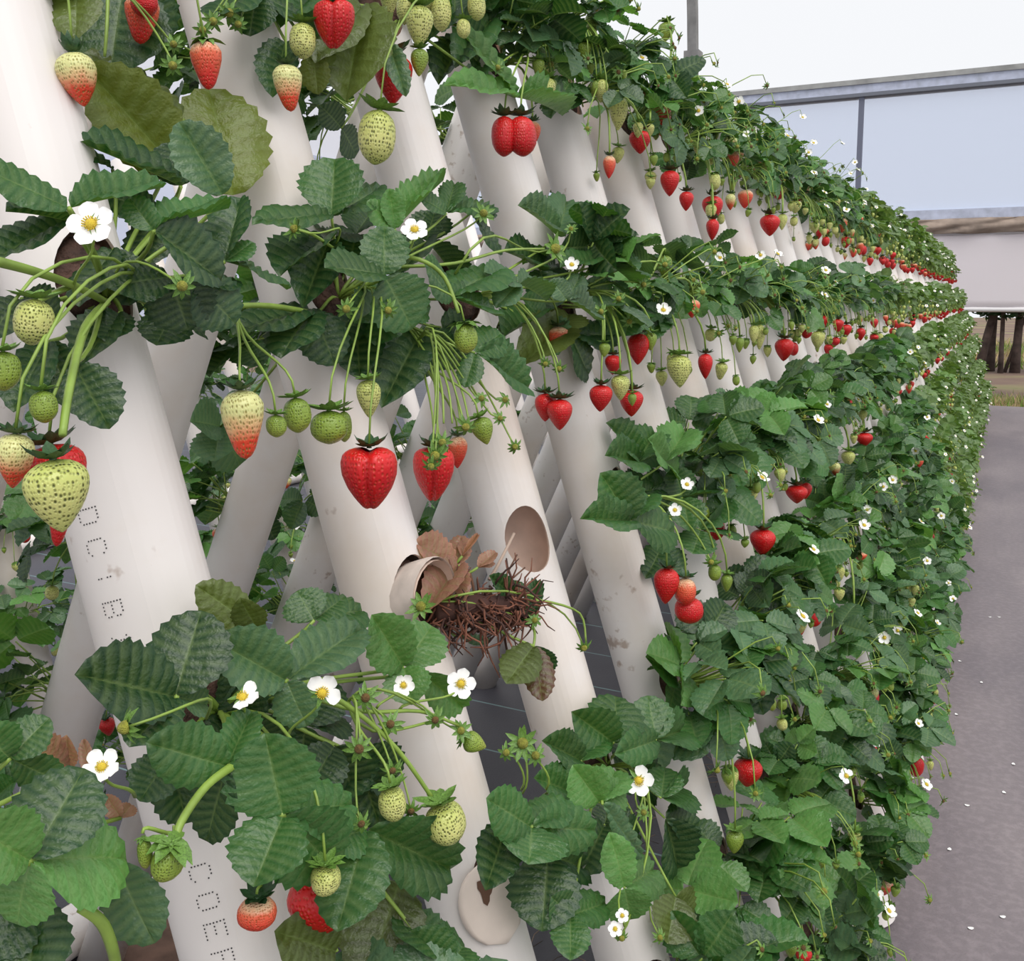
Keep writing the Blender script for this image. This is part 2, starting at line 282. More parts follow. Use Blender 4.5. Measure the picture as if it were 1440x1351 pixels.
def trileaf_mesh(rng, pet, tilt, size, cols=(0, .5, 1), N=6):      # a whole leaf: petiole along +Y from the origin, three leaflets
    b = MB(); p = [V((0, pet*t, .10*pet*math.sin(t*1.6))) for t in (0, .25, .5, .75, 1)]; b.tube(p, [.0016, .0015, .0014, .0013, .0012], 4, 1)
    for a, k in ((0, 1.0), (rng.uniform(68, 95), .92), (-rng.uniform(68, 95), .92)):
        g = leaflet_geo(rng, rng.uniform(.1, .35), rng.uniform(.05, .25), N, cols, side=rng.uniform(0, .12), wav=.03)
        M = Matrix.Translation(p[-1]) @ Matrix.Rotation(math.radians(tilt), 4, 'X') @ Matrix.Rotation(math.radians(a), 4, 'Z') @ Matrix.Rotation(math.radians(rng.uniform(-14, 6)), 4, 'X') @ Matrix.Translation((0, .004, 0)) @ Matrix.Diagonal((size*k*rng.uniform(.95, 1.14), size*k, size*k, 1))
        b.add(g[0], g[1], 0, g[2], M)
    return b
LEAFV = []
for k in range(12):
    LEAFV.append(trileaf_mesh(rg, rg.uniform(.05, .12), rg.uniform(-60, -5), rg.uniform(.043, .064), (0, .08, .45, 1), 8).mesh('leaf', [M_leaf, M_stem]))
GR = {'n': (.030, .104, .022), 'd': (.012, .052, .014), 'l': (.075, .19, .045), 'g': (.055, .125, .055), 'o': (.07, .095, .018), 'y': (.11, .14, .016), 'b': (.30, .14, .10), 'r': (.09, .035, .02)}
def leafcol(rng):
    c = GR[rng.choice('nnnnddllggg')]; k = rng.uniform(.85, 1.4); return tuple(x*k for x in c)
# ------------------------------------------------------------------ fruit, calyx and flower meshes
PROF = {'cone': [(0, .10), (.04, .52), (.12, .82), (.26, 1), (.45, .95), (.65, .74), (.82, .46), (.93, .24), (.98, .1), (1, 0)],
        'long': [(0, .12), (.03, .5), (.10, .82), (.22, 1), (.38, .97), (.55, .82), (.72, .64), (.88, .46), (.96, .26), (1, 0)],
        'oval': [(0, .10), (.05, .5), (.16, .82), (.32, .97), (.5, 1), (.68, .94), (.84, .72), (.94, .42), (.99, .15), (1, 0)],
        'heart': [(0, .30), (.03, .66), (.10, .92), (.24, 1), (.42, .95), (.62, .77), (.80, .50), (.92, .27), (.98, .1), (1, 0)]}
def berry_geo(shape, seed):
    rng = random.Random(seed); P = PROF[shape]; R = 16 if shape != 'heart' else 22; S = 22 if shape != 'heart' else 48; vs = []; fs = []; ph = [rng.uniform(0, 6) for _ in range(3)]
    for i in range(R+1):
        t = i/R; t = .5-.5*math.cos(math.pi*t)
        for a, b in zip(P, P[1:]):
            if a[0] <= t <= b[0]: r = a[1]+(b[1]-a[1])*(t-a[0])/(b[0]-a[0]); break
        for j in range(S):
            an = 2*math.pi*j/S; rr = r*.5*(1+.05*math.sin(2*an+ph[0])+.03*math.sin(3*an+ph[1]+t*2))
            x, y, z = rr*math.cos(an), rr*math.sin(an), -t
            if shape == 'heart':
                cre = math.exp(-(x/.045)**2); y *= (1-.34*cre)*.86; z += .05*math.exp(-(x/.05)**2)*max(0, t-.6)*2.5; z -= .06*math.exp(-(x/.10)**2)*(1-t)**2; x *= 1.0+.10*t
            x += .05*math.sin(ph[2])*t*t; vs.append((x, y, z))
    fs = [(i*S+j, (i+1)*S+j, (i+1)*S+(j+1) % S, i*S+(j+1) % S) for i in range(R) for j in range(S)]
    return vs, fs
BM = {}
def berry_mesh(shape, colr, seed=0):
    k = (shape, colr, seed)
    if k not in BM: g = berry_geo(shape, seed*7+len(shape)); BM[k] = MB().add(*g).mesh('strawberry', B[colr])
    return BM[k]
def calyx_geo(n, lift, length, w, seed):           # ring of pointed sepals around the origin, +Z up the stem
    rng = random.Random(seed); b = MB()
    for i in range(n):
        a = 2*math.pi*i/n+rng.uniform(-.2, .2); ln = length*rng.uniform(.75, 1.15); li = lift+rng.uniform(-.25, .25)
        ca, sa = math.cos(a), math.sin(a); pts = []
        for t, ww in ((0, .5), (.35, 1), (.7, .75), (1, .04)):
            r = .03+ln*t*math.cos(li*t); z = .01+ln*t*math.sin(li*t*1.1)
            for sg in (-1, 0, 1): pts.append((r*ca-sg*ww*w*.5*sa, r*sa+sg*ww*w*.5*ca, z+(.25*ww*w if sg else 0)))
        b.add(pts, [(3*i_+j, 3*(i_+1)+j, 3*(i_+1)+j+1, 3*i_+j+1) for i_ in range(3) for j in range(2)])
    b.tube([(0, 0, -.02), (0, 0, .05)], [.07, .04], 6); return b
CAL = [calyx_geo(10, .5, .50, .25, 1).mesh('calyx', M_sepald), calyx_geo(9, 1.1, .46, .20, 2).mesh('calyx', M_sepald), calyx_geo(9, .3, .58, .30, 3).mesh('calyx', M_sepal), calyx_geo(8, -.3, .58, .32, 4).mesh('calyx', M_sepal)]
STAR = [calyx_geo(10, .15, .5, .19, 5).mesh('calyx', M_sepal), calyx_geo(9, -.35, .5, .18, 6).mesh('calyx', M_sepal)]
def dome(r, h, k=10, rings=4, down=False):
    vs = [(0, 0, h)]; fs = []
    for i in range(1, rings+1):
        t = i/rings*math.pi/2
        vs += [(r*math.sin(t)*math.cos(2*math.pi*j/k), r*math.sin(t)*math.sin(2*math.pi*j/k), h*math.cos(t)) for j in range(k)]
    fs += [(0, 1+j, 1+(j+1) % k) for j in range(k)]
    fs += [(1+i*k+j, 1+(i+1)*k+j, 1+(i+1)*k+(j+1) % k, 1+i*k+(j+1) % k) for i in range(rings-1) for j in range(k)]
    return vs, fs
KNOB = MB().add(*dome(.17, .22)).mesh('young_fruit', plain('knob', (.30, .30, .04), .6, noise=.4, scale=8, bump=.6, bscale=30))
KNOBB = MB().add(*dome(.15, .14)).mesh('young_fruit', plain('knob_brown', (.16, .09, .025), .7, noise=.4, scale=9, bump=.6, bscale=30))
def petals(n, cup, seed):
    rng = random.Random(seed); b = MB()
    for i in range(n):
        a = 2*math.pi*i/5+rng.uniform(-.06, .06); M = Matrix.Rotation(a, 4, 'Z'); vs = []
        for t in (0, .2, .45, .7, .88, 1):
            w = .42*math.sin(math.pi*min(.9, .10+.8*t)**1.2)**.6 if t < 1 else .16
            for sg in (-1, -.5, 0, .5, 1):
                r = .11+.39*t; vs.append((r-(.03*abs(sg) if t > .8 else 0), sg*w*.5, cup*t*t*.3+.10*cup*sg*sg*t))
        b.add(vs, [(5*i_+j, 5*(i_+1)+j, 5*(i_+1)+j+1, 5*i_+j+1) for i_ in range(5) for j in range(4)], 0, None, M)
    return b.mesh('petals', M_petal)
PET = [petals(5, .15, 1), petals(5, .5, 2), petals(3, .4, 3), petals(4, .2, 4)]
fc = MB(); fc.add(*dome(.125, .11, 10, 3)); rr = random.Random(5)
for i in range(18):
    a = i*2*math.pi/18; r = rr.uniform(.13, .18); fc.tube([(.09*math.cos(a), .09*math.sin(a), .0), (r*math.cos(a), r*math.sin(a), .08)], [.008, .018], 4)
FCEN = fc.mesh('flower_centre', M_yel)
FCAL = calyx_geo(8, -.1, .36, .13, 9).mesh('sepals', M_sepal)
def frame(z, roll=0):
    z = z.normalized(); x = V((1, 0, 0)) if abs(z.x) < .9 else V((0, 1, 0)); x = (x-z*x.dot(z)).normalized(); y = z.cross(x)
    ca, sa = math.cos(roll), math.sin(roll); return x*ca+y*sa, y*ca-x*sa, z
def put_berry(par, top, w, h, shape, colr, down=V((0, 0, -1)), cal=0, seed=0, lab=None, rng=random, calscale=1.0):
    x, y, z = frame(-down, rng.uniform(0, 6.28) if shape != 'heart' else 0)
    if shape == 'heart': x = RT.copy(); y = z.cross(x).normalized(); x = y.cross(z)
    o = link('strawberry', berry_mesh(shape, colr, seed), par, mrot(x, y, z, w, w, h, top))
    if lab: o['label'] = lab
    c = link('calyx', CAL[cal], o, Matrix.Diagonal((1.05*calscale, 1.05*calscale, w/h*1.05*calscale, 1))); return o
def put_flower(par, p, size, nrm, k, rng=random):
    x, y, z = frame(nrm, rng.uniform(0, 6.28)); o = link('flower', PET[k], par, mrot(x, y, z, size, size, size, p)); o['label'] = 'white five-petalled strawberry flower' if k in (0, 1) else 'white flower losing its petals'
    link('flower_centre', FCEN, o, Matrix.Identity(4)); link('sepals', FCAL, o, Matrix.Translation((0, 0, -.03))); return o
def put_star(par, p, size, nrm, k, knob=0, rng=random):
    x, y, z = frame(nrm, rng.uniform(0, 6.28)); o = link('young_fruit', (KNOB, KNOBB)[knob], par, mrot(x, y, z, size, size, size, p))
    link('calyx', STAR[k], o, Matrix.Translation((0, 0, -.03))); return o
def stem(par, a, b_, r=.0013, sag=.0, mid=None, name='stem', m=None, out=V((.5, -.2, .4)), n=8, back=False, arr=None):
    d = (b_-a).length; p1 = a+out.normalized()*d*.45; p2 = b_+V((0, 0, d*.35+sag))
    if arr is not None: p2 = b_+arr.normalized()*d*.35
    if back: p1 = a+(b_-a)*.35+V((-.01, .01, .012)); p2 = b_+(a-b_)*.3+V((-.012, .02, -.008))
    if mid is not None: p1 = mid; p2 = mid+(b_-mid)*.3+V((0, 0, .01))
    mb = MB().tube(bez(a, p1, p2, b_, n), [r*1.25-r*.4*i/n for i in range(n+1)], 5); return link(name, mb.mesh(name, m or M_stem), par, Matrix.Identity(4))
# ------------------------------------------------------------------ white pipes
LN = math.sqrt(1+LEAN*LEAN)
def pipe_mesh(name, top_v, holes, seg=40):
    Lp = (H-top_v)*LN; b = MB(); k = seg
    for rad, mi in ((PR, 0), (PR-.003, 1)):
        vs = [(rad*math.cos(2*math.pi*j/k), rad*math.sin(2*math.pi*j/k), z) for z in (.0, Lp) for j in range(k)]
        fs = [(j, (j+1) % k, k+(j+1) % k, k+j) for j in range(k)]
        b.add(vs, fs if mi == 0 else [f[::-1] for f in fs], mi)
    rim = [(j, 2*k+j, 2*k+(j+1) % k, (j+1) % k) for j in range(k)]+[(k+j, k+(j+1) % k, 3*k+(j+1) % k, 3*k+j) for j in range(k)]
    b.f += rim; b.m += [0]*len(rim)
    me = b.mesh(name, [M_pipe, M_pipein]); 
    if not holes: return me
    o = bpy.data.objects.new('tmp', me); COL.objects.link(o); cut = MB()
    for v in holes:
        s = (H-v)*LN; kk = 28; vs = [(x, .029*math.cos(2*math.pi*j/kk), s+.041*math.sin(2*math.pi*j/kk)) for x in (.012, .08) for j in range(kk)]
        cut.add(vs, [(j, (j+1) % kk, kk+(j+1) % kk, kk+j) for j in range(kk)]+[tuple(range(kk-1, -1, -1)), tuple(range(kk, 2*kk))])
    co = bpy.data.objects.new('cut', cut.mesh('cut', [M_pipein])); COL.objects.link(co)
    md = o.modifiers.new('b', 'BOOLEAN'); md.object = co; md.operation = 'DIFFERENCE'; md.solver = 'EXACT'
    dg = bpy.context.evaluated_depsgraph_get(); res = bpy.data.meshes.new_from_object(o.evaluated_get(dg)); res.name = name
    for q in (o, co): bpy.data.objects.remove(q, do_unlink=True)
    while len(res.materials) > 2: res.materials.pop()
    bm = bmesh.new(); bm.from_mesh(res)
    for e in bm.edges: e.smooth = not (len(e.link_faces) == 2 and e.calc_face_angle(0) > .6)
    for f in bm.faces: f.smooth = True
    bm.to_mesh(res); bm.free(); return res
PM = pipe_mesh('white_pipe', -.45, [TIER[t] for t in 'ABCDEF']); PMF = pipe_mesh('white_pipe', -.45, [], 24); PMB = pipe_mesh('white_pipe', -.50, [], 32)
SOIL = MB().add([(x*.9+.030, y*.027, z*.039) for x, y, z in [(v[2]*.012, v[0], v[1]) for v in dome(1, 1, 14, 4)[0]]], dome(1, 1, 14, 4)[1]).mesh('soil', M_soil)
BLEAN = .45; BV0, BX0 = .343, -1.144
ang_f = math.atan(LEAN); ang_b = math.atan(BLEAN)
PIPES = {}
def fpipe(n, dX=0, mesh=None, label=None, group=None):
    base = V((-(D0-LEAN*H)+dX, T0+SP*n, 0))
    o = link('white_pipe', mesh or (PM if n <= 14 else PMF), None, Matrix.Translation(base) @ Matrix.Rotation(-ang_f, 4, 'Y') @ Matrix.Rotation(math.radians(-36 if n == 2 and not dX else -8), 4, 'Z'))
    return tag(o, label, 'pipe', group)
for n in range(-2, NEND+1):
    if n < 0: lab = 'white plastic pipe just outside the left edge, holding the lower left plant' if n == -1 else 'white plastic pipe furthest outside the left edge'
    elif n < 48:
        ex = {0: ', with black dotted print', 1: ', with withered plant in its pocket', 2: ', with empty brown pocket hole'}.get(n, '')
        lab = 'white plastic pipe leaning left, %s from the left%s' % (ORD[n], ex)
    PIPES[n] = fpipe(n, 0, None, lab, 'front pipes of the near row')
    if n <= 14:
        for t in 'ABCDEF':
            if (n, t) in ((2, 'C'), (1, 'D')): continue
            link('soil', SOIL, PIPES[n], Matrix.Translation((0, 0, (H-TIER[t])*LN)))
def bpipe(n, dX, label, group, mesh=None):
    X0 = BX0-BLEAN*(H-BV0)+dX
    o = link('white_pipe', mesh or PMF, None, Matrix.Translation(V((X0, T0+SP*(n+.73), 0))) @ Matrix.Rotation(ang_b, 4, 'Y')); return tag(o, label, 'pipe', group)
for n in range(-2, 26):
    bpipe(n, 0, 'white plastic back pipe leaning right, %s back pipe from the left' % ORD[n+2], 'back pipes of the near row')
R2 = -2.12
for n in range(0, 22):
    fpipe(n+.45, R2, PMB, 'white plastic pipe of the second row behind, %s from the left' % ORD[n], 'pipes of the second row')
# drain pipes on the ground
for x, lab in ((-1.69, 'white drain pipe lying along the foot of the back pipes'), (-4.7, 'white drain pipe lying on the floor beyond the second row')):
    b = MB(); b.tube([(x, -1.5, .052), (x, 13.2, .052)], .05, 20); tag(link('drain_pipe', b.mesh('drain_pipe', M_pipe)), lab, 'pipe')
# rusty rail with a peg, lower left
q = ray(200, 1320); k = -H/q.z; q = V((0, 0, H))+q*k
rb = tag(link('ground_rail', None, None, Matrix.Translation((q.x, q.y, 0))), 'rusty flat steel rail on the floor with a short peg', 'steel rail')
b = MB(); b.box(-.05, 1.4, -.07, .07, 0, .012, 0, Matrix.Rotation(-.62, 4, 'Z') @ Matrix.Translation((-.3, 0, 0))); link('flat_bar', b.mesh('flat_bar', M_rust, False), rb)
b = MB(); b.tube([(-.09, .12, 0), (-.09, .12, .14)], .014, 8); link('peg', b.mesh('peg', M_rust), rb)
# print on the first pipe: dotted ink characters running down the pipe
FONT = {'D': '11110 10001 10001 10001 10001 10001 11110', 'C': '01110 10001 10000 10000 10000 10001 01110', ':': '00000 00100 00100 00000 00100 00100 00000',
        'B': '11110 10001 10001 11110 10001 10001 11110', '1': '00100 01100 00100 00100 00100 00100 01110', 'E': '11111 10000 10000 11110 10000 10000 11111',
        'O': '01110 10001 10001 10001 10001 10001 01110', 'P': '11110 10001 10001 11110 10000 10000 10000', 'H': '10001 10001 10001 11111 10001 10001 10001', ' ': '00000 00000 00000 00000 00000 00000 00000'}
b = MB()
PM0 = PIPES[0].matrix_basis.copy(); PI = PM0.inverted()
def on_pipe(px, py):
    o_ = PI @ V((0, 0, H)); d_ = PI.to_3x3() @ ray(px, py); A = d_.x**2+d_.y**2; Bq = 2*(o_.x*d_.x+o_.y*d_.y); C = o_.x**2+o_.y**2-PR*PR
    ds = Bq*Bq-4*A*C
    if ds < 0: return None
    t = (-Bq-math.sqrt(ds))/(2*A); h_ = o_+d_*t; return math.atan2(h_.y, h_.x), h_.z
def ink(text, px, py, pitch, cs):
    a0, s0 = on_pipe(px, py)
    for ci, ch in enumerate(text):
        for r, row in enumerate(FONT[ch].split()):
            for cc, v in enumerate(row):
                if v == '1':
                    s = s0-(ci*pitch+cc*cs); a = a0-(r*cs*.92)/PR; R_ = PR+.0004
                    ctr = V((R_*math.cos(a), R_*math.sin(a), s)); t1 = V((-math.sin(a), math.cos(a), 0)); t2 = V((0, 0, 1)); k = 6
                    b.add([ctr+t1*math.cos(j*math.pi/3)*.00065+t2*math.sin(j*math.pi/3)*.00065 for j in range(6)], [tuple(range(6))])
ink('DC:B1 E', 134, 712, .0225, .0026); ink('COEPB', 293, 1212, .0205, .0026)
link('ink_print', b.mesh('ink_print', M_ink, False), PIPES[0])
# stains and scratches: small dark smudges on the pipes
rs = random.Random(11)
# pocket stub of the withered plant and the flap below it on the second pipe
b = MB(); s_c = (H-TIER['C'])*LN; k = 20
for r0, mi in ((.033, 0), (.030, 1)):
    vs = []
    for i, (x, s) in enumerate(((.020, .95), (.042, 1.0), (.056, 1.02), (.062, .98))):
        vs += [(x+.010*math.sin(2*math.pi*j/k), r0*s*math.cos(2*math.pi*j/k), s_c+r0*s*1.05*math.sin(2*math.pi*j/k)) for j in range(k)]
    fs = [(i*k+j, i*k+(j+1) % k, (i+1)*k+(j+1) % k, (i+1)*k+j) for i in range(3) for j in range(k)]
    b.add(vs, fs, mi)
link('pocket_cup', b.mesh('pocket_cup', [plain('cup_dirty', (.62, .53, .47), .6, noise=.25, scale=35), M_pipein]), PIPES[1])
b = MB(); s_d = (H-TIER['D'])*LN; vs = [(PR*1.03*math.cos(a)+.004, PR*1.03*math.sin(a), s_d-.01+z) for a, z in []]
n_a, n_z = 12, 12; pts = []; fs = []
for i in range(n_z+1):
    for j in range(n_a+1):
        u = -1+2*i/n_z; w = math.sqrt(max(0, 1-u*u)); a = -.35+(-1+2*j/n_a)*w*.72; pts.append(((PR+.0035)*math.cos(a), (PR+.0035)*math.sin(a), s_d-.012+u*.04))
fs = [(i*(n_a+1)+j, i*(n_a+1)+j+1, (i+1)*(n_a+1)+j+1, (i+1)*(n_a+1)+j) for i in range(n_z) for j in range(n_a)]
b.add(pts, fs); fo = link('pocket_flap', b.mesh('pocket_flap', plain('flap', (.72, .62, .55), .5, noise=.12, scale=20)), PIPES[1]); fo['label'] = 'cut round flap with brown stain'
fo.modifiers.new('t', 'SOLIDIFY').thickness = -.003
pts = []; ns = 14
for j in range(ns):
    t = 2*math.pi*j/ns; rr_ = 1+.3*math.sin(3*t+1); a = -.50+.13*rr_*math.cos(t); pts.append(((PR+.0075)*math.cos(a), (PR+.0075)*math.sin(a), s_d+.002+.011*rr_*math.sin(t)))
link('stain', MB().add(pts, [tuple(range(ns))]).mesh('stain', M_stain, False), PIPES[1])
# ------------------------------------------------------------------ strawberry plants
TOCAM = V((.47, -.86, .2)); NH = V((.42, -.70, .62))
PL = {}
def plant(n, t, label, group='strawberry plants of the near row'):
    if (n, t) in PL: return PL[(n, t)]
    o = link('strawberry_plant', None, None, Matrix.Translation(hole(n, t, .03))); tag(o, label, 'plant', group); PL[(n, t)] = o; return o
def ploc(o): return V(o.matrix_basis.translation)
def proc_leaves(par, rng, count, crown, spread=1.0, out=1, dark=False, up=.25):
    for i in range(count):
        az = rng.uniform(-1.75, 1.75); el = rng.uniform(-.55, 1.05)+up*.3
        d = V((math.cos(az)*math.cos(el)*out, math.sin(az)*math.cos(el), math.sin(el)))
        nr = (V((.25*out, -.25, .85))+V((rng.uniform(-.5, .5), rng.uniform(-.5, .5), rng.uniform(-.2, .3)))).normalized()
        z = (nr-d*nr.dot(d)); z = z.normalized() if z.length > .15 else d.orthogonal().normalized(); x = d.cross(z)
        s = spread*rng.uniform(.82, 1.2); me = rng.choice(LEAFV)
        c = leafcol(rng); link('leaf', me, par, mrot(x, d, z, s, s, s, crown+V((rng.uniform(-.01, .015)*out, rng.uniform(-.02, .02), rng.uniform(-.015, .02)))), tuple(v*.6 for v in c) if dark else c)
def hl(par, bx, by, off, tips, col='n', r=.0017, pet=True, var=None):
    rng = random.Random(int(bx*7+by*13)); L0 = ploc(par); Bp = pt(bx, by, off)
    if pet: lf = stem(par, V((.01, 0, 0)), Bp-L0, r, name='leaf', back=True)
    else: lf = link('leaf', MB().tube([Bp-L0, Bp-L0-V((0, 0, .006))-RT*.002], .001, 4).mesh('leaf', M_stem), par, Matrix.Identity(4))
    for q in tips:
        tx, ty, w = q[:3]; do = q[3] if len(q) > 3 else rng.uniform(-.012, .012); cc = q[4] if len(q) > 4 else col
        Tp = pt(tx, ty, off+do); ww = w/FPX*depth((Tp+Bp)/2)
        L, x, y, z = ground_axes(Bp, Tp, NH+V((rng.uniform(-.25, .25), rng.uniform(-.25, .25), rng.uniform(-.2, .2))))
        base = GR[cc]; k = rng.uniform(.85, 1.2)
        link('leaflet', LFT[rng.randrange(5) if var is None else var], lf, mrot(x, y, z, ww*1.28, L*1.1, max(L, ww)*.95, Bp-L0), tuple(v*k for v in base))
    return lf
BL = {'red': 'ripe red strawberry', 'turn': 'strawberry turning from pale green to red', 'coral': 'coral red strawberry', 'pale': 'unripe pale green strawberry', 'green': 'small green strawberry'}
def hb(par, cx, cy, w, h, colr, shape='cone', off=.10, tilt=0, cal=None, lab=None, st=True, cs=1.0, mid=None):
    rng = random.Random(int(cx*3+cy)); L0 = ploc(par); C = pt(cx, cy, off); k = depth(C)/FPX; a = math.radians(tilt)
    dn = (V((0, 0, -1))*math.cos(a)+RT*math.sin(a)).normalized(); top = C-dn*h*k*.5
    if cal is None: cal = 0 if colr in ('red', 'coral', 'turn') else 2
    o = put_berry(par, top-L0, w*k*1.02, h*k, shape, colr, dn, cal, rng.randrange(3), lab or BL[colr], rng, cs)
    if st:
        s0 = V((.012, 0, 0)) if mid is None else pt(*mid)-L0
        stem(par, s0, top-L0-dn*.003, max(.0011, 1.6*k*1.0), out=V((.5, 0, .25)) if mid is None else V((.1, 0, -.6)))
    return o
def hf(par, cx, cy, s, off=.13, k=0, dx=0, dy=0, mid=None):
    L0 = ploc(par); C = pt(cx, cy, off); q = depth(C)/FPX; nr = TOCAM+RT*dx+UP*dy
    put_flower(par, C-L0, s*q, nr, k, random.Random(int(cx+cy*3))); s0 = V((.012, 0, 0)) if mid is None else pt(*mid)-L0
    stem(par, s0, C-L0-nr.normalized()*s*q*.06, max(.0009, 1.7*q), out=V((.4, 0, .2)) if mid is None else V((.2, -.2, .3)), arr=V((0, 0, -1))-nr*.4)
def hs(par, cx, cy, s, off=.13, knob=0, dx=0, dy=0, k=0, mid=None):
    L0 = ploc(par); C = pt(cx, cy, off); q = depth(C)/FPX; nr = TOCAM+RT*dx+UP*dy
    put_star(par, C-L0, s*q, nr, k, knob, random.Random(int(cx+cy*3))); s0 = V((.012, 0, 0)) if mid is None else pt(*mid)-L0
    stem(par, s0, C-L0-nr.normalized()*s*q*.05, max(.0009, 1.5*q), out=V((.5, 0, .3)) if mid is None else V((.3, -.1, .4)), arr=-nr)
def hst(par, pts, r, m=None, name='stem'):
    L0 = ploc(par); P = [pt(*p)-L0 for p in pts]; out = []
    for i in range(len(P)-1):
        p0 = P[max(0, i-1)]; p1 = P[i]; p2 = P[i+1]; p3 = P[min(len(P)-1, i+2)]
        for t in (0, .25, .5, .75):
            out.append(.5*((2*p1)+(p2-p0)*t+(2*p0-5*p1+4*p2-p3)*t*t+(3*p1-p0-3*p2+p3)*t**3))
    out.append(P[-1]); n = len(out); link(name, MB().tube(out, [r*(1-.3*i/n) for i in range(n)], 6).mesh(name, m or M_stem), par, Matrix.Identity(4))
# ---- plant on the first pipe, third tier (upper left)
p = plant(0, 'B', 'big strawberry plant at upper left with a large white flower and pale berries')
hl(p, 97, 293, .13, [(-22, 236, 64), (219, 262, 52)], 'n', .0022)
hl(p, 97, 312, .10, [(-8, 350, 66), (20, 290, 50)], 'd')
hl(p, 216, 324, .14, [(313, 291, 50), (184, 282, 38), (305, 388, 84, 0, 'd')], 'n')
hl(p, 314, 276, .12, [(258, 180, 66)], 'g')
hl(p, 316, 368, .13, [(336, 284, 58, 0, 'd'), (404, 388, 46), (352, 342, 40)], 'n')
hl(p, 240, 390, .11, [(163, 395, 72), (262, 458, 82)], 'd'); hl(p, 275, 398, .12, [(327, 450, 74), (330, 395, 50)], 'd')
hl(p, 255, 262, .05, [(125, 202, 66), (240, 205, 60)], 'd'); hl(p, 158, 238, .03, [(76, 186, 46)], 'd')
hl(p, 104, 512, .13, [(150, 594, 66)], 'd'); hl(p, 168, 440, .07, [(118, 500, 62), (150, 470, 50)], 'd'); hl(p, 243, 435, .07, [(222, 480, 62), (285, 470, 50)], 'd')
hl(p, 258, 250, .035, [(133, 106, 96)], 'y', var=4); hl(p, 258, 168, .02, [(143, 72, 66)], 'o'); hl(p, 328, 278, .03, [(298, 126, 112)], 'y')
hl(p, 30, 420, .06, [(80, 440, 60), (-20, 470, 60)], 'd'); hl(p, 70, 480, .05, [(20, 560, 60), (95, 560, 55)], 'd'); hl(p, 220, 300, .03, [(150, 270, 60), (200, 370, 60)], 'd'); hl(p, 160, 350, .05, [(110, 410, 60), (180, 420, 60)], 'd')
hst(p, [(-10, 366, .13), (50, 382, .12), (105, 402, .1), (150, 425, .06)], .0034); hst(p, [(150, 425, .05), (120, 460, .12), (98, 545, .15), (88, 612, .16)], .0030)
hst(p, [(100, 402, .09), (60, 420, .12), (45, 440, .14)], .0022)
hb(p, 47, 453, 54, 66, 'pale', 'oval', .14, -8, 2, st=False); hb(p, 6, 522, 42, 56, 'green', 'oval', .13, 0, 2); hb(p, 62, 572, 38, 46, 'green', 'oval', .15, 5, 2)
hb(p, 20, 648, 54, 78, 'turn', 'cone', .13, -6, 0); hb(p, 83, 697, 84, 104, 'pale', 'cone', .165, 6, 0, 'large pale green strawberry', st=False, cs=.95)
hb(p, 80, 668, 80, 88, 'red', 'cone', .12, 10, 0); hb(p, 84, 730, 30, 80, 'red', 'long', .12, -12, 1, st=False)
hf(p, 128, 315, 68, .165, 0, .0, .15, (105, 425, .09)); hs(p, 256, 402, 46, .16, 0, .6, -.4, 1, (160, 390, .09))
# ---- plant above it (pipe top left, hangs into the picture)
p = plant(0, 'A', 'strawberry plant hanging in from above at the top left corner')
hb(p, 110, 112, 52, 74, 'turn', 'cone', .055, 8, 1); hl(p, 110, -30, .05, [(102, 36, 62), (60, -10, 50)], 'o'); hl(p, 175, -20, .02, [(150, 84, 130), (230, 60, 90)], 'd')
hb(p, 203, 6, 38, 36, 'red', 'oval', .07, 0, 0); hb(p, 200, 28, 46, 66, 'coral', 'long', .05, -5, 0); hs(p, 243, 92, 36, .09, 0, .2, -.5, 1, (152, -5, .07)); hs(p, 244, 62, 30, .08, 0, .3, -.3, 1, (152, -5, .07))
hst(p, [(152, -12, .07), (150, 40, .07), (147, 80, .06)], .0016)
hb(p, 291, 92, 42, 66, 'coral', 'long', .10, 4, 3)
# ---- second pipe, second tier
p = plant(1, 'A', 'strawberry plant at the top edge above the second pipe, with tapering half-red berries')
for x, y, s in ((300, 30, 34), (322, 18, 38), (335, 34, 30), (285, 42, 30)): hs(p, x, y, s, .08, 0, .2, -.6, 1)
hb(p, 426, 58, 38, 50, 'pale', 'oval', .10); hb(p, 405, 124, 40, 64, 'turn', 'long', .11, 3, 0); hb(p, 471, 36, 58, 68, 'red', 'heart', .13, 0, 0)
hl(p, 402, 58, .07, [(384, 124, 50)], 'd'); hl(p, 512, 8, .09, [(488, 118, 96), (450, 60, 60)], 'o'); hl(p, 440, 70, .07, [(445, 125, 36)], 'y'); hl(p, 360, -10, .07, [(300, 20, 60), (350, 40, 60), (420, 20, 60)], 'd')
hl(p, 450, -15, .06, [(400, 30, 60), (440, 40, 60), (520, 20, 70)], 'n')
